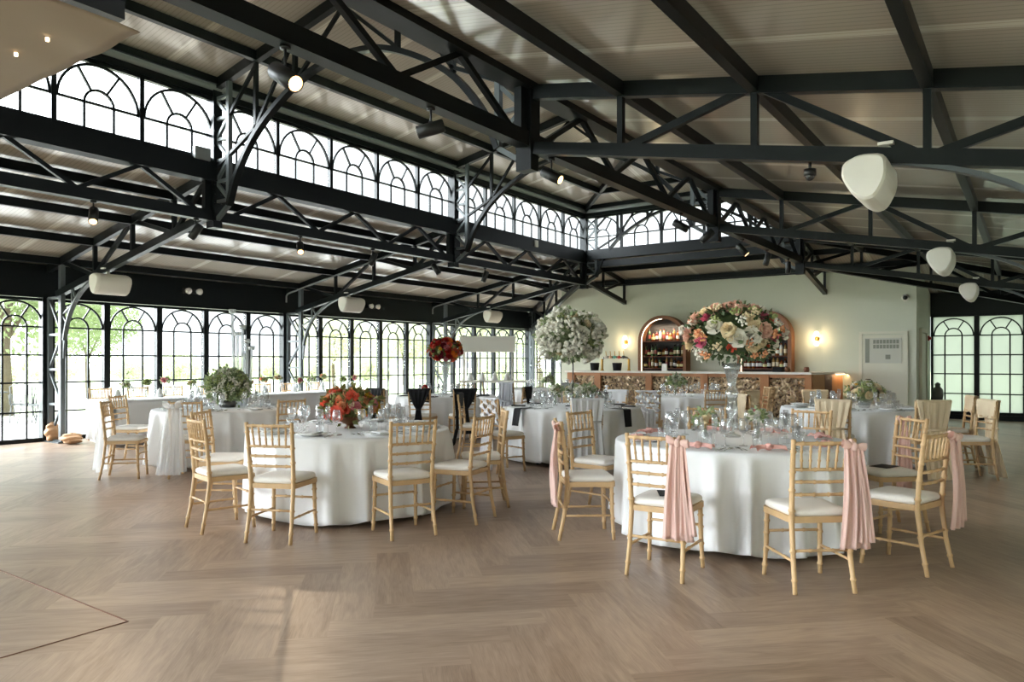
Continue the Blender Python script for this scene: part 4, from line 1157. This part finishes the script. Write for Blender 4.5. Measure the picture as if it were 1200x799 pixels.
bud_vase(centre('A',.17,-.12), .17, 'small bud vase with one pink rose, right of the crystal vase', GP, [('rose','frose',.04,1),('rose','fwhite',.034,3),('sprig','fgreen',.03,4)], 32, .055)
GW = 'white posies on the black napkin table'
for k, (dx, dd, w_) in enumerate(((-.25,.05,'left of'),(.08,-.26,'in front of'),(.25,.05,'right of'),(.0,.27,'behind'))):
    bud_vase(centre('C',dx,dd), .17, 'white posy in a clear vase %s the slim dark stand' % w_, GW, [('rose','fwhite',.04,6),('rose','fcream',.04,2),('sprig','fwhite',.05,5)], 40+k, .085)
bud_vase(centre('F',-.3,-.2), .2, 'white bunch in a clear vase on the table before the bar', 'posies before the bar', [('rose','fwhite',.05,8),('sprig','fwhite',.06,8),('sprig','fgreen',.06,4)], 51, .13)
bud_vase(centre('H',-.05,-.1), .17, 'white posy in a clear vase on the far table by the bar end', 'posies by the bar end', [('rose','fwhite',.05,7),('sprig','fgreen',.05,5)], 52, .1)
bud_vase(centre('G',-.36,-.35), .1, 'single red bloom in a clear vase on the red flower table', 'red blooms', [('dahlia','fred',.06,2)], 53, .05, nl=8)
cols = ['fwhite','fgreen','frose','fcream','fgreen','fwhite','frose','fpeach','fcream','frose','fwhite','fpeach','fgreen','frose']
for k in range(14):
    y = 6.35+.4*k
    bud_vase(Vector((hx1-.44-.1*(k % 3), y, ZT)), 0.2+.035*((k*7) % 3), 'slender bud vase with a small bloom in the row along the head table', 'bud vases along the head table',
             [('rose',cols[k],.042,4),('sprig','fgreen',.035,3)], 60+k, .062, nl=24)
for k in range(16):
    y = 6.25+.37*k
    for nm, x in (('wine_glass',hx1-.22),('champagne_flute',hx1-.3)):
        put(ME[nm], nm, Vector((x+.03*math.sin(k*5), y+.12, ZT)), 0, '%s standing on the long head table' % GL[nm], 'glass', '%s on the head table' % ('wine glasses' if nm[0] == 'w' else 'champagne flutes'))
    if k % 2 == 0:
        b = MB(); b.lathe([(.07,0),(.06,.05),(.035,.13),(.0,.17)], 10)
        if 'cone' not in ME: ME['cone'] = b.mesh('folded_napkin', M['cloth2'])
        put(ME['cone'], 'folded_napkin', Vector((hx1-.72, y+.1, ZT)), k, 'white napkin folded to a cone on the long head table', 'napkin', 'napkin cones on the head table')

# ------------------------------------------------------------------ bar
BY = 16.4; BZ = 1.165
bar = thing('bar_counter', 'long oak bar counter with white top and sequin mosaic front panels', 'bar', (-6.8,BY,0))
bx = lambda x: x+6.8
outl = [(-9.87,16.4),(-3.85,16.4),(-3.68,16.85),(-3.55,18.07),(-9.87,18.07)]
def inset(pts, d): return [(p[0]+(d if p[0] < -6 else -d)*(1 if True else 0), p[1]+(d if p[1] < 17 else 0)) for p in pts]
to = [(-9.92,16.33),(-3.82,16.33),(-3.63,16.82),(-3.5,18.08),(-4.1,18.08),(-4.2,16.98),(-9.92,16.98)]
MB().prism([(bx(x), y-BY) for x, y in to], BZ-.045, BZ).build('countertop', M['counter'], bar)
pil = [(-9.87,-9.66),(-9.07,-8.9),(-7.66,-7.5),(-6.28,-6.1),(-4.91,-4.72),(-3.97,-3.83)]
for a, b in pil: MB().box((bx((a+b)/2), .03, (BZ-.045)/2), (b-a, .1, BZ-.05)).build('pilaster', M['oak'], bar)
for (a, b), (c, d) in zip(pil, pil[1:]):
    MB().box((bx((b+c)/2), .06, .56), (c-b, .04, .98)).build('mosaic_panel', M['sequin'], bar)
    MB().box((bx((b+c)/2), .04, BZ-.085), (c-b, .08, .075)).build('top_rail', M['oak'], bar)
    MB().box((bx((b+c)/2), .04, .04), (c-b, .08, .08)).build('plinth', M['oakdark'], bar)
def vpanel(p, q, m, name):
    MB().bar((bx(p[0]),p[1]-BY,(BZ-.05)/2),(bx(q[0]),q[1]-BY,(BZ-.05)/2),.06,BZ-.05).build(name, m, bar)
vpanel((-3.83,16.42),(-3.69,16.84), M['oakpale'], 'corner_panel')
vpanel((-3.69,16.84),(-3.64,17.3), M['oakdark'], 'end_panel')
vpanel((-3.64,17.3),(-3.57,18.06), M['oak'], 'end_panel')
vpanel((-9.84,16.45),(-9.84,17.0), M['oak'], 'end_panel')
vpanel((-9.84,16.96),(-4.2,16.96), M['oakdark'], 'back_panel')
MB().bar((bx(-3.54),17.35-BY,BZ-.055),(bx(-3.49),18.05-BY,BZ-.055),.015,.012).build('led_strip', M['led'], bar)
# arched back bars
def back_bar(xc, hw, zt, lab, seed):
    r_ = thing('back_bar', lab, 'shelf', (xc, YW, 0), 0, 'arched back bars'); dp = .3
    zs = zt-hw; t = .085
    pts_o = [(-hw,.9)]+[(hw*math.cos(a), zs+hw*math.sin(a)) for a in [PI-PI*i/20 for i in range(21)]]+[(hw,.9)]
    hi = hw-t
    pts_i = [(-hi,.9)]+[(hi*math.cos(a), zs+hi*math.sin(a)) for a in [PI-PI*i/20 for i in range(21)]]+[(hi,.9)]
    f = MB(); n = len(pts_o); vs = []; fs = []
    for y in (-dp, -.002):
        vs += [(x,y,z) for x, z in pts_o]+[(x,y,z) for x, z in pts_i]
    for i in range(n-1):
        fs += [(i,i+1,n+i+1,n+i),(2*n+i+1,2*n+i,3*n+i,3*n+i+1),(i+1,i,2*n+i,2*n+i+1),(n+i,n+i+1,3*n+i+1,3*n+i)]
    f._add(vs, fs); f.build('arch_frame', M['archwood'], r_)
    MB().prism(pts_i, -.02, -.004, 'y').build('back_panel', M['nichedark'], r_)
    led = MB(); led.tube([(x*.985,-dp+.02,z-.004) for x, z in pts_i[:12]], .012, 6); led.build('led_strip', M['led'], r_)
    for z in (1.22, 1.53, 1.93): MB().box((0,-.15,z),(2*hi,.24,.025)).build('shelf_board', M['oakdark'], r_)
    l = bpy.data.lights.new('arch_lamp', 'AREA'); l.energy = 13; l.color = (1,.84,.62); l.shape = 'RECTANGLE'; l.size = 1.0; l.size_y = .04
    lo = bpy.data.objects.new('arch_lamp', l); COL.objects.link(lo); lo.location = (xc, YW-dp+.03, zt-.26); lo.rotation_euler = (R(14),0,0)
    return hi
BOT = []
def bottle_mesh(k, body, label, cap):
    b = MB(); w, h, sh, nk = [(.037,.29,.19,.014),(.042,.25,.16,.016),(.034,.31,.2,.013),(.05,.2,.13,.018)][k]
    b.cur = 0; b.lathe([(w,0),(w,sh),(w*.75,sh+.03),(nk,sh+.06),(nk,h-.03)], 10)
    b.cur = 2; b.lathe([(nk+.003,h-.035),(nk+.003,h)], 8, capt=True)
    b.cur = 1; b.lathe([(w+.001,sh*.3),(w+.001,sh*.8)], 10, capb=False)
    return b.mesh('bottle', [body, label, cap])
gl = [mat('bottle_'+n, srgb(*c), .12) for n, c in (('green',(60,86,52)),('amber',(140,80,34)),('clear',(225,228,222)),('red',(96,34,30)),('gold',(150,122,76)),('dark',(28,26,26)))]
lb = [mat('label_'+n, srgb(*c), .6) for n, c in (('cream',(228,216,186)),('yellow',(214,206,150)),('red',(150,70,60)),('white',(235,235,230)))]
rr = random.Random(9)
BM = [bottle_mesh(k % 4, gl[(k*5) % 6], lb[(k*3) % 4], gl[(k*2+5) % 6]) for k in range(12)]
for xc, hw, zt, side in ((-7.87,.67,2.6,'left'),(-5.25,.64,2.63,'right')):
    hi = back_bar(xc, hw, zt, 'wooden arched back bar with lit edge and bottle shelves, %s one behind the counter' % side, 1)
    for z, sn in ((1.2325,'bottom'),(1.5425,'middle'),(1.9425,'top')):
        n = 11 if sn != 'top' else 9; lim = hi-.08 if sn != 'top' else hi-.2
        for k in range(n):
            x = xc-lim+2*lim*k/(n-1); 
            put(BM[rr.randrange(12)], 'bottle', Vector((x, YW-.16+rr.uniform(-.05,.03), z+.001)), rr.random()*6, 'spirit bottle standing on the %s shelf of the %s arched back bar' % (sn, side), 'bottle', 'bottles on the %s shelf of the %s arch' % (sn, side))
# things on the counter
def bucket(x, y, lab):
    b = MB(); b.lathe([(.1,0),(.125,.2),(.115,.2),(.09,.02)], 18); o = b.build('ice_bucket', M['black'], None, (x,y,BZ+.001)); tag(o, lab, 'bucket')
bucket(-9.29,16.8,'black ice bucket on the bar counter, left of the brass taps'); bucket(-8.6,16.72,'black ice bucket on the bar counter, under the brass taps')
tp = thing('beer_tap', 'arched brass beer tap with a row of coloured lenses on the bar', 'beer tap', (-8.68,16.78,BZ))
for s in (-1,1): 
    b = MB(); b.lathe([(.05,0),(.04,.02),(.03,.05),(.03,.26),(.035,.3)], 14, (s*.38,0,0)); b.build('column', M['brass'], tp)
b = MB(); b.tube([(-.38,0,.28),(-.33,0,.33),(-.25,0,.345),(.25,0,.345),(.33,0,.33),(.38,0,.28)], .028, 10); b.build('crossbar', M['chrome'], tp)
for k, c in enumerate(((236,232,220),(226,180,140),(90,170,150),(210,70,50),(60,60,60))):
    b = MB(); b.tube([(-.25+.125*k,-.03,.345),(-.25+.125*k,-.055,.345)], .04, 14); b.build('lens', mat('tap_lens_%d' % k, srgb(*c), .3), tp)
    b = MB(); b.tube([(-.25+.125*k,-.02,.38),(-.25+.125*k,-.05,.5)], .009, 8); b.build('tap_handle', M['brass'], tp)
o = MB().box((0,0,.09),(.13,.03,.18)).box((0,.03,.006),(.13,.1,.012)).build('card_holder', M['white'], None, (-7.35,16.8,BZ+.001)); tag(o, 'white card holder standing on the bar counter before the left arch', 'card holder')
for k, (x, c, lab) in enumerate(((-4.62,'black','low black tray on the right end of the bar counter'),(-4.42,'copper','small orange pot on the right end of the bar counter'),(-4.02,'oakdark','small dark red pot near the right corner of the bar counter'))):
    b = MB()
    if k == 0: b.box((0,0,.05),(.2,.16,.1)); b.box((0,0,.105),(.22,.18,.012))
    else: b.lathe([(.05,0),(.062,.05),(.05,.11),(.04,.11),(.04,.03)], 14)
    o = b.build('tray' if k == 0 else 'pot', M[c], None, (x,16.75,BZ+.001)); tag(o, lab, 'tray' if k == 0 else 'pot')
# wall lights
for x, w_ in ((-9.03,'left'),(-4.1,'right')):
    r_ = thing('wall_light', 'brass wall light with two glowing globes, %s of the arched back bars' % w_, 'wall light', (x,YW-.001,1.93), 0, 'wall lights')
    b = MB(); b.tube([(0,0,0),(0,-.02,0)], .05, 16); b.tube([(0,-.015,0),(0,-.08,0)], .012, 8); b.tube([(0,-.08,-.06),(0,-.08,.06)], .02, 10); b.build('bracket', M['brass'], r_)
    for s in (-1,1):
        MB().ball((0,-.08,s*.115), .06, 14, 10).build('globe', M['globe'], r_)
    l = bpy.data.lights.new('sconce_lamp', 'POINT'); l.energy = 5; l.color = (1,.74,.45); l.shadow_soft_size = .06
    lo = bpy.data.objects.new('sconce_lamp', l); COL.objects.link(lo); lo.location = (x,YW-.22,1.93)
l = bpy.data.lights.new('bar_led_lamp', 'AREA'); l.energy = 1.0; l.color = (1,.72,.4); l.shape = 'RECTANGLE'; l.size = .05; l.size_y = .7
lo = bpy.data.objects.new('bar_led_lamp', l); COL.objects.link(lo); lo.location = (-3.46,17.75,BZ-.07); lo.rotation_euler = (0, R(30), R(-4))
# service door with pinned board
d_ = struct('door_1', (-2.71,YW,0))
MB().box((0,-.02,1.0),(.84,.035,1.98)).build('door_leaf', M['door'], d_)
f = MB(); f.box((-.455,-.025,1.01),(.07,.05,2.02)); f.box((.455,-.025,1.01),(.07,.05,2.02)); f.box((0,-.025,2.04),(.98,.05,.06)); f.build('door_frame', M['door'], d_)
MB().tube([(-.34,-.04,1.0),(-.34,-.09,1.0),(-.24,-.09,1.0)], .011, 8).build('door_handle', M['chrome'], d_)
nb = thing('notice_board', 'pale notice board with rows of small grey cards on the service door', 'notice board', (-2.71,YW-.04,1.64))
MB().box((0,-.006,0),(.74,.012,.56)).build('board', M['paper'], nb)
cb = MB(); cb.box((-.315,-.0145,0),(.085,.004,.53))
cb.build('side_card', M['papercard'], nb)
for j in range(2):
    for i in range(8):
        MB().box((-.17+.066*i,-.0145,.2-.11*j),(.052,.004,.085)).build('table_card', M['papercard'], nb)
MB().box((.1,-.0145,-.14),(.1,.004,.1)).build('note', M['papercard'], nb)
# white door frame on the return wall, alarm sounder, dome camera
d2 = struct('door_2', (WX1,19.1,0), R(90))
f = MB(); f.box((-.5,-.03,1.04),(.09,.06,2.08)); f.box((.5,-.03,1.04),(.09,.06,2.08)); f.box((0,-.03,2.1),(1.1,.06,.09)); f.build('door_frame', M['door'], d2)
MB().box((0,-.014,1.02),(.9,.03,2.04)).build('door_leaf', M['door'], d2)
o = MB().box((.02,0,0),(.05,.09,.12)).tube([(.045,0,0),(.075,0,0)], .035, 12).build('alarm_sounder', M['redlamp'], None, (WX1,20.2,1.96)); tag(o, 'small red fire alarm on the return wall beside the frosted windows', 'alarm')
cc = thing('security_camera', 'white dome security camera high on the sage wall at right', 'camera', (-2.27,YW-.001,2.8))
b = MB(); b.tube([(0,0,0),(0,-.05,0)], .075, 18); b.build('housing', M['white'], cc); MB().ball((0,-.06,-.005), .05, 14, 10).build('lens', M['darklens'], cc)
ur = thing('urn', 'dull silver urn on a stand before the frosted windows', 'urn', (-1.85,20.2,0))
b = MB(); b.lathe([(.14,0),(.13,.02),(.03,.04),(.025,.4),(.1,.43),(.12,.44),(.02,.45)], 16); b.build('stand', M['silver'], ur)
b = MB(); b.lathe([(.06,.445),(.11,.5),(.13,.62),(.11,.74),(.05,.8),(.065,.86),(.05,.87),(.02,.9)], 16, capt=True); b.build('vessel', M['silver'], ur)

# ------------------------------------------------------------------ lamps, speakers, canvas
def spot(p, dirv, lit, lab, big=1.):
    r_ = thing('track_spotlight', lab, 'spotlight', p, 0, None)
    d = Vector(dirv).normalized(); c = Vector((0,0,-.17*big)); L = .2*big
    b = MB(); b.tube([(0,0,0),(0,0,-.02)], .035, 12); b.tube([(0,0,0),tuple(c)], .009, 8); b.tube([c+Vector((0,0,.06)),c], .02, 8); b.build('bracket', M['blackmetal'], r_)
    e = c + d*(L*.55); a = c - d*(L*.55)
    b = MB(); b.tube([a, a+d*.01, c, e], [.045*big,.052*big,.052*big,.052*big], 18); b.build('housing', M['blackmetal'], r_)
    b = MB(); b.tube([e+d*.001, e+d*.006], [.043*big,.04*big], 16); b.build('lamp_lens', M['lens'] if lit else M['darklens'], r_)
    if lit:
        l = bpy.data.lights.new('spot_lamp', 'SPOT'); l.energy = 60; l.color = (1,.74,.48); l.spot_size = R(70); l.spot_blend = .6; l.shadow_soft_size = .04
        lo = bpy.data.objects.new('spot_lamp', l); COL.objects.link(lo); lo.location = Vector(p)+e+d*.02
        lo.rotation_euler = d.to_track_quat('-Z','Y').to_euler()
ZS = 3.26
camp = Vector((0,0,EYE))
def tow(p, f=.5, dz=-.5):
    v = (camp-Vector(p)); v.z = 0; v.normalize(); w = Vector((v.y,-v.x,0)); return v*f + w*(1-f) + Vector((0,0,dz))
for y, lit, d, lab in ((3.0,True,(.95,-.02,-.62),'large lit spotlight nearest to the camera under the right lantern girder'),
        (4.4,False,(-.8,-.62,-.3),'black unlit spotlight under the right lantern girder, second from the camera'),
        (6.2,True,(.9,.12,-.5),'lit spotlight under the right lantern girder just past the near truss'),
        (9.5,False,(.55,.2,-.35),'black unlit spotlight under the right lantern girder, before the end clerestory'),
        (10.5,False,(-.6,-.3,-.6),'black unlit spotlight tilted left under the right lantern girder'),
        (12.1,True,(.6,.2,-.7),'lit spotlight far along the right lantern girder'),
        (13.5,False,(-.2,-.2,-1),'black unlit spotlight pointing down, far along the right lantern girder'),
        (14.9,False,(0,0,-1),'last black spotlight of the right lantern girder, before the sage wall')):
    spot((LR,y,ZS+.16), d, lit, lab, 1.15 if y < 4 else 1.)
for y, lit, d, lab in ((4.2,True,(.55,-.3,-.75),'lit spotlight leftmost under the left lantern girder'),
        (5.5,False,(-.4,-.35,-.8),'black unlit spotlight under the left lantern girder beside the near lattice post'),
        (7.2,True,(.6,-.4,-.7),'lit spotlight under the left lantern girder, middle of the first full bay'),
        (8.7,False,(-.2,-.3,-.85),'black unlit spotlight under the left lantern girder before the second post'),
        (10.3,False,(.5,.1,-.7),'black spotlight at the second lattice post of the left lantern girder'),
        (11.8,False,(-.2,-.3,-.9),'black unlit spotlight under the left lantern girder past the second post')):
    spot((LL,y,ZS+.03), d, lit, lab)
def speaker(p, s, lab, g):
    r_ = thing('wall_speaker', lab, 'speaker', p, 0, g)
    prof = [(-.13,.13),(.03,.15),(.15,.1),(.16,.0),(.08,-.14),(.0,-.19),(-.07,-.17),(-.14,-.03)]
    for _ in range(2):
        q = []
        for i in range(len(prof)):
            a, c = prof[i-1], prof[i]
            q += [(a[0]*.8+c[0]*.2, a[1]*.8+c[1]*.2), (a[0]*.2+c[0]*.8, a[1]*.2+c[1]*.8)]
        prof = q
    pr = [(s*x, z-.1) for x, z in prof]
    if s < 0: pr = pr[::-1]
    b = MB()
    # rounded ends: shrink last slices
    for (y0, y1, k0, k1) in ((-.27,-.25,.86,.96),(-.25,-.22,.96,1.),(-.22,.22,1.,1.),(.22,.25,1.,.96),(.25,.27,.96,.86)):
        n = len(pr); c0 = -.1
        vs = [(x*k0, y0, (z-c0)*k0+c0) for x, z in pr] + [(x*k1, y1, (z-c0)*k1+c0) for x, z in pr]
        b._add(vs, [(i,(i+1) % n,n+(i+1) % n,n+i) for i in range(n)])
        if y0 < -.26: b._add(vs[:n], [tuple(range(n))])
        if y1 > .26: b._add(vs[n:], [tuple(range(n-1,-1,-1))])
    b.build('cabinet', M['speaker'], r_)
    b = MB(); b.bar((s*-.05,0,.02),(s*-.12,0,.13),.05,.02); b.box((s*-.1,0,.14),(.1,.16,.02)); b.build('bracket', M['speaker'], r_)
for k, (w_) in enumerate(('nearest','middle','farthest')):
    y = Y0+BAY*k
    speaker((LL-2.83,y,zb(2.83)-.16), 1, 'white speaker under the left roof, %s of three above the windows' % w_, 'ceiling speakers')
    speaker((LR+2.98,y,zb(2.98)-.08), -1, 'white speaker under the right roof, %s of three' % w_, 'ceiling speakers')
for ey, elab in ((8.45,'between the near and second truss'),(13.5,'between the second and third truss')):
  em = thing('emergency_light', 'pair of round white emergency floodlights on the left fascia, '+elab, 'emergency light', (XL+.061,ey,2.84), 0, 'emergency floodlights')
  MB().box((.02,0,0),(.04,.42,.1)).build('base', M['blackmetal'], em)
  for s in (-1,1):
    b = MB(); b.tube([(.04,s*.12,0),(.11,s*.12,-.01)], [.05,.065], 16); b.build('lamp_head', M['white'], em)
hd = thing('heat_detector', 'small round black detector hanging under the near right truss', 'detector', (LR+2.56,Y0,zb(2.56)-.06))
b = MB(); b.tube([(0,0,0),(0,0,-.05)], .012, 8); b.tube([(0,0,-.05),(0,0,-.1)], .045, 14); b.build('body', M['blackmetal'], hd); MB().ball((0,0,-.1), .035, 12, 8).build('lens', M['darklens'], hd)
jb = MB().box((.05,0,0),(.06,.22,.16)).build('junction_box', M['steel_pale'], None, (LL+.055,Y0-.25,4.14)); tag(jb, 'grey box on the girder sill beside the near lattice post', 'box')
jb = MB().box((.05,0,0),(.06,.1,.14)).build('junction_box', M['speaker'], None, (LL+.055,Y0+BAY*1.5+.2,4.0)); tag(jb, 'small white box on the girder sill between the second post and the corner', 'box')
# stretched canvas over the stage corner
cv = thing('ceiling_canvas', 'beige canvas stretched flat under the roof at top left with two tiny lights', 'canvas', (-4.66,2.45,3.5))
b = MB()
b.grid(lambda u, v: (-4.0*u, -4.2*v, .012*math.sin(u*7+v*11)*math.sin(PI*min(1,v*3))+.012*math.sin(34*u+6*v)*math.exp(-5*v)*min(1,v*12)+.012*math.sin(28*v-5*u)*math.exp(-6*u)*min(1,u*12)+.02*math.sin(9*v+3*u)*math.sin(PI*u)-.03*math.sin(PI*u)*math.sin(PI*v)+.01*math.sin((u*3+v*2)*13)*math.exp(-8*(u*u+v*v))), 60, 60)
solid(b.build('sheet', M['canvas'], cv), .004)
b = MB(); b.bar((.05,-.14,.06),(.05,-4.2,.06),.07,.11); b.build('side_rail', M['blackmetal'], cv)
b = MB(); b.bar((-3.95,-.12,.07),(-3.95,-4.2,.07),.05,.1); b.build('side_rail', M['blackmetal'], cv)
for yy in (-.3,-3.8):
    for xx in (.05,-3.95): 
        b = MB(); b.bar((xx,yy,.1),(xx,yy,1.66),.12,.05); b.build('hanger', M['blackmetal'], cv)
for x, y in ((-.57,-.31),(-1.0,-.33)):
    MB().tube([(x,y,-.0),(x,y,-.022)], .012, 10).build('tiny_light', M['globe'], cv)

# ------------------------------------------------------------------ sweet cart, ornaments
p = W(-.6,18.4)
sc = thing('sweet_cart', 'white sweet cart with flat canopy and shelf before the left windows', 'cart', p, YAW)
MB().box((0,.0,1.82),(1.36,.6,.36)).box((0,0,2.01),(1.42,.66,.03)).build('canopy', M['white'], sc)
for x in (-.6,.6):
    for y in (-.25,.25): MB().bar((x,y,.1),(x,y,1.66),.035,.035).build('post', M['white'], sc)
MB().box((.22,0,.9),(1.8,.62,.05)).build('shelf', M['white'], sc)
MB().box((0,0,.45),(1.24,.5,.06)).build('lower_shelf', M['white'], sc)
for x in (-.5,.5):
    b = MB(); b.tube([(x,-.3,.2),(x,-.26,.2)], .2, 20); b.build('wheel', M['white'], sc)
for k in range(4):
    q = W(-1.05+.31*k,18.3); b = MB(); b.lathe([(.085,0),(.08,.06),(.045,.16),(.012,.2),(.0,.22)], 12)
    o = b.build('dome_cover', M['cloth2'], None, (q.x,q.y,.926)); tag(o, 'white dome cover standing in the row on the sweet cart shelf', 'cover', 'dome covers on the sweet cart')
for k, (x, d, z, sc_, lab) in enumerate(((-7.97,12.72,.16,(.11,.11,.17),'upright tan stone behind the lattice column base at left'),(-7.45,12.42,.085,(.17,.13,.095),'flat tan stone lying right of the lattice column base'))):
    b = MB(); r2 = random.Random(k)
    b.grid(lambda u, v: (sc_[0]*math.cos(PI*(v-.5))*math.cos(2*PI*u)*(1+.16*math.sin(6*PI*u+v*7)+.13*math.sin(v*26+2*math.sin(4*PI*u))), sc_[1]*math.cos(PI*(v-.5))*math.sin(2*PI*u)*(1+.12*math.sin(4*PI*u+v*9)+.13*math.sin(v*26+2*math.sin(4*PI*u))), sc_[2]*math.sin(PI*(v-.5))*(1+.08*math.sin(4*PI*u))), 32, 36, True, True)
    q = W(x,d,z+.01); o = b.build('stone', M['stone'], None, q, YAW); tag(o, lab, 'stone')

# ------------------------------------------------------------------ outside: patio furniture and trees
def patio_chair(p, rz, lab):
    r_ = thing('patio_chair', lab, 'chair', p, rz, 'patio chairs outside')
    MB().box((0,0,.43),(.46,.44,.03)).build('seat', M['pewter'], r_)
    for s in (-1,1):
        for f_ in (-1,1): MB().tube([(s*.2,f_*.18,.42),(s*.22,f_*.22,.2),(s*.22,f_*.3,0)], .013, 6).build('leg', M['pewter'], r_)
        MB().tube([(s*.23,-.2,.43),(s*.25,-.22,.66),(s*.25,.1,.66),(s*.23,.2,.44)], .012, 6).build('armrest', M['pewter'], r_)
    b = MB(); b.tube([(-.21,-.2,.43),(-.22,-.28,.85),(0,-.3,.95),(.22,-.28,.85),(.21,-.2,.43)], .013, 6)
    for k in range(5): b.tube([(-.14+.07*k,-.21,.43),(-.14+.07*k,-.29,.9)], .008, 5)
    b.build('backrest', M['pewter'], r_)
patio_chair(W(-11.6,17.4,-.04), R(60), 'grey metal patio chair outside the leftmost window, farther from the column')
patio_chair(W(-11.05,17.0,-.04), R(-150), 'grey metal patio chair outside the leftmost window, nearer to the column')
pt = thing('patio_table', 'round grey metal table on the patio outside the leftmost window', 'table', W(-12.3,17.2,-.04))
MB().lathe([(.4,.7),(.4,.72)], 24, capt=True).build('tabletop', M['pewter'], pt)
for k in range(3): MB().tube([(0,0,.7),(.08*math.cos(k*2.1),.08*math.sin(k*2.1),.35),(.34*math.cos(k*2.1),.34*math.sin(k*2.1),0)], .015, 6).build('leg', M['pewter'], pt)
def crown_mesh(seed, n, leaf, blobs, m):
    r2 = random.Random(seed); b = MB()
    for c, rad in blobs:
        leaf_cloud(b, c, rad, n//len(blobs), leaf, r2, -1., .25)
    return b.mesh('crown', M[m])
BL = [((0,0,0),(1,1,.85)),((.6,.2,.25),(.6,.6,.5)),((-.6,-.1,.15),(.6,.6,.5)),((.1,-.55,.1),(.6,.6,.55)),((-.1,.55,-.1),(.6,.6,.5))]
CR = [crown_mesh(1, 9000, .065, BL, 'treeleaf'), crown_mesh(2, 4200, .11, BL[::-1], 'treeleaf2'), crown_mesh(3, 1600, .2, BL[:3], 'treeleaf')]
def tree(u, d, z, r, k, lab, cat='tree', grp='trees outside'):
    x = (u-600)/859*d; p = W(x, d, -.16)
    t = thing('tree' if cat == 'tree' else 'bush', lab, cat, p, u*.7, grp)
    b = MB(); h = z+.16
    b.tube([(0,0,0),(.05*r,0,h*.5),(0,.04*r,h)], [.07*r,.05*r,.03*r], 8)
    for a in (0,2.1,4.2): b.tube([(.02*r,0,h*.55),(.45*r*math.cos(a),.45*r*math.sin(a),h+.2*r)], [.03*r,.012*r], 6)
    b.build('trunk', M['bark'], t)
    c = link('crown', CR[k], t, (0,0,h)); c.scale = (r,r,r)
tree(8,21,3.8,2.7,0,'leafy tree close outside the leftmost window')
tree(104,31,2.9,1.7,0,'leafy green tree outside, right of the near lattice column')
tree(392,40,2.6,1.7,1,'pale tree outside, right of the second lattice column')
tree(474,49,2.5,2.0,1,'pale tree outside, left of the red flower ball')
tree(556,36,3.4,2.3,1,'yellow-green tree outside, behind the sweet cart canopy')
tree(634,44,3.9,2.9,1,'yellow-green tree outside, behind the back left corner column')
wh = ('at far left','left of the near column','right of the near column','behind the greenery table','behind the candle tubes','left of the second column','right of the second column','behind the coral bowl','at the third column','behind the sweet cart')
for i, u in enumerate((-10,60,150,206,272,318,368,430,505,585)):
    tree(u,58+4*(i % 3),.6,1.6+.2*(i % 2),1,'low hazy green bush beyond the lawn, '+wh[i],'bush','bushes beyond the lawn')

# ------------------------------------------------------------------ outside
def ground(name, mb, m):
    o = mb.build(name, m); o['kind'] = 'structure'; return o
ground('lawn_ground', MB().box((-10,20,-.55),(240,240,.8)), M['lawn'])
ground('patio', MB().box((XL-3.6,6,-.1),(7,46,.12)), M['patio'])
ground('patio', MB().box((XC-.0,YB+2.6,-.1),(24,5,.12)), M['patio'])
ground('patio', MB().box((XR+3.6,6,-.1),(7,46,.12)), M['patio'])

# ------------------------------------------------------------------ light, sky, camera
wd = bpy.data.worlds.new('overcast_sky'); scn.world = wd; wd.use_nodes = True
nt = wd.node_tree; bg = nt.nodes['Background']; bg.inputs['Color'].default_value = (.88,.94,1,1)
# overcast sky, brightest low in the south-west behind the left of the hall
tc = nt.nodes.new('ShaderNodeTexCoord'); dp = nt.nodes.new('ShaderNodeVectorMath'); dp.operation = 'DOT_PRODUCT'
dp.inputs[1].default_value = Vector(SUNDIR).normalized()
nt.links.new(tc.outputs['Generated'], dp.inputs[0])
def mth(op, a, b_):
    x = nt.nodes.new('ShaderNodeMath'); x.operation = op; nt.links.new(a, x.inputs[0]); x.inputs[1].default_value = b_; return x.outputs[0]
st = mth('ADD', mth('MULTIPLY', mth('POWER', mth('MAXIMUM', dp.outputs['Value'], 0.), SUNPOW), SUNK), SKY)
sx = nt.nodes.new('ShaderNodeSeparateXYZ'); nt.links.new(tc.outputs['Generated'], sx.inputs[0])
zen = mth('MULTIPLY', mth('POWER', mth('MAXIMUM', sx.outputs['Z'], 0.), 2.), ZEN)
ad = nt.nodes.new('ShaderNodeMath'); nt.links.new(st, ad.inputs[0]); nt.links.new(zen, ad.inputs[1])
nt.links.new(ad.outputs[0], bg.inputs['Strength'])
cam = bpy.data.cameras.new('camera'); co = bpy.data.objects.new('camera', cam); COL.objects.link(co)
cam.sensor_width = 36; cam.lens = 859/1200*36; cam.shift_y = 24.5/1200
cam.clip_start = .05; cam.clip_end = 400
co.location = (0,0,EYE); co.rotation_euler = (R(90), 0, YAW)
scn.camera = co
scn.view_settings.view_transform = 'Standard'; scn.view_settings.look = 'None'
scn.view_settings.exposure = EXPO; scn.view_settings.gamma = 1; scn.view_settings.use_curve_mapping = False
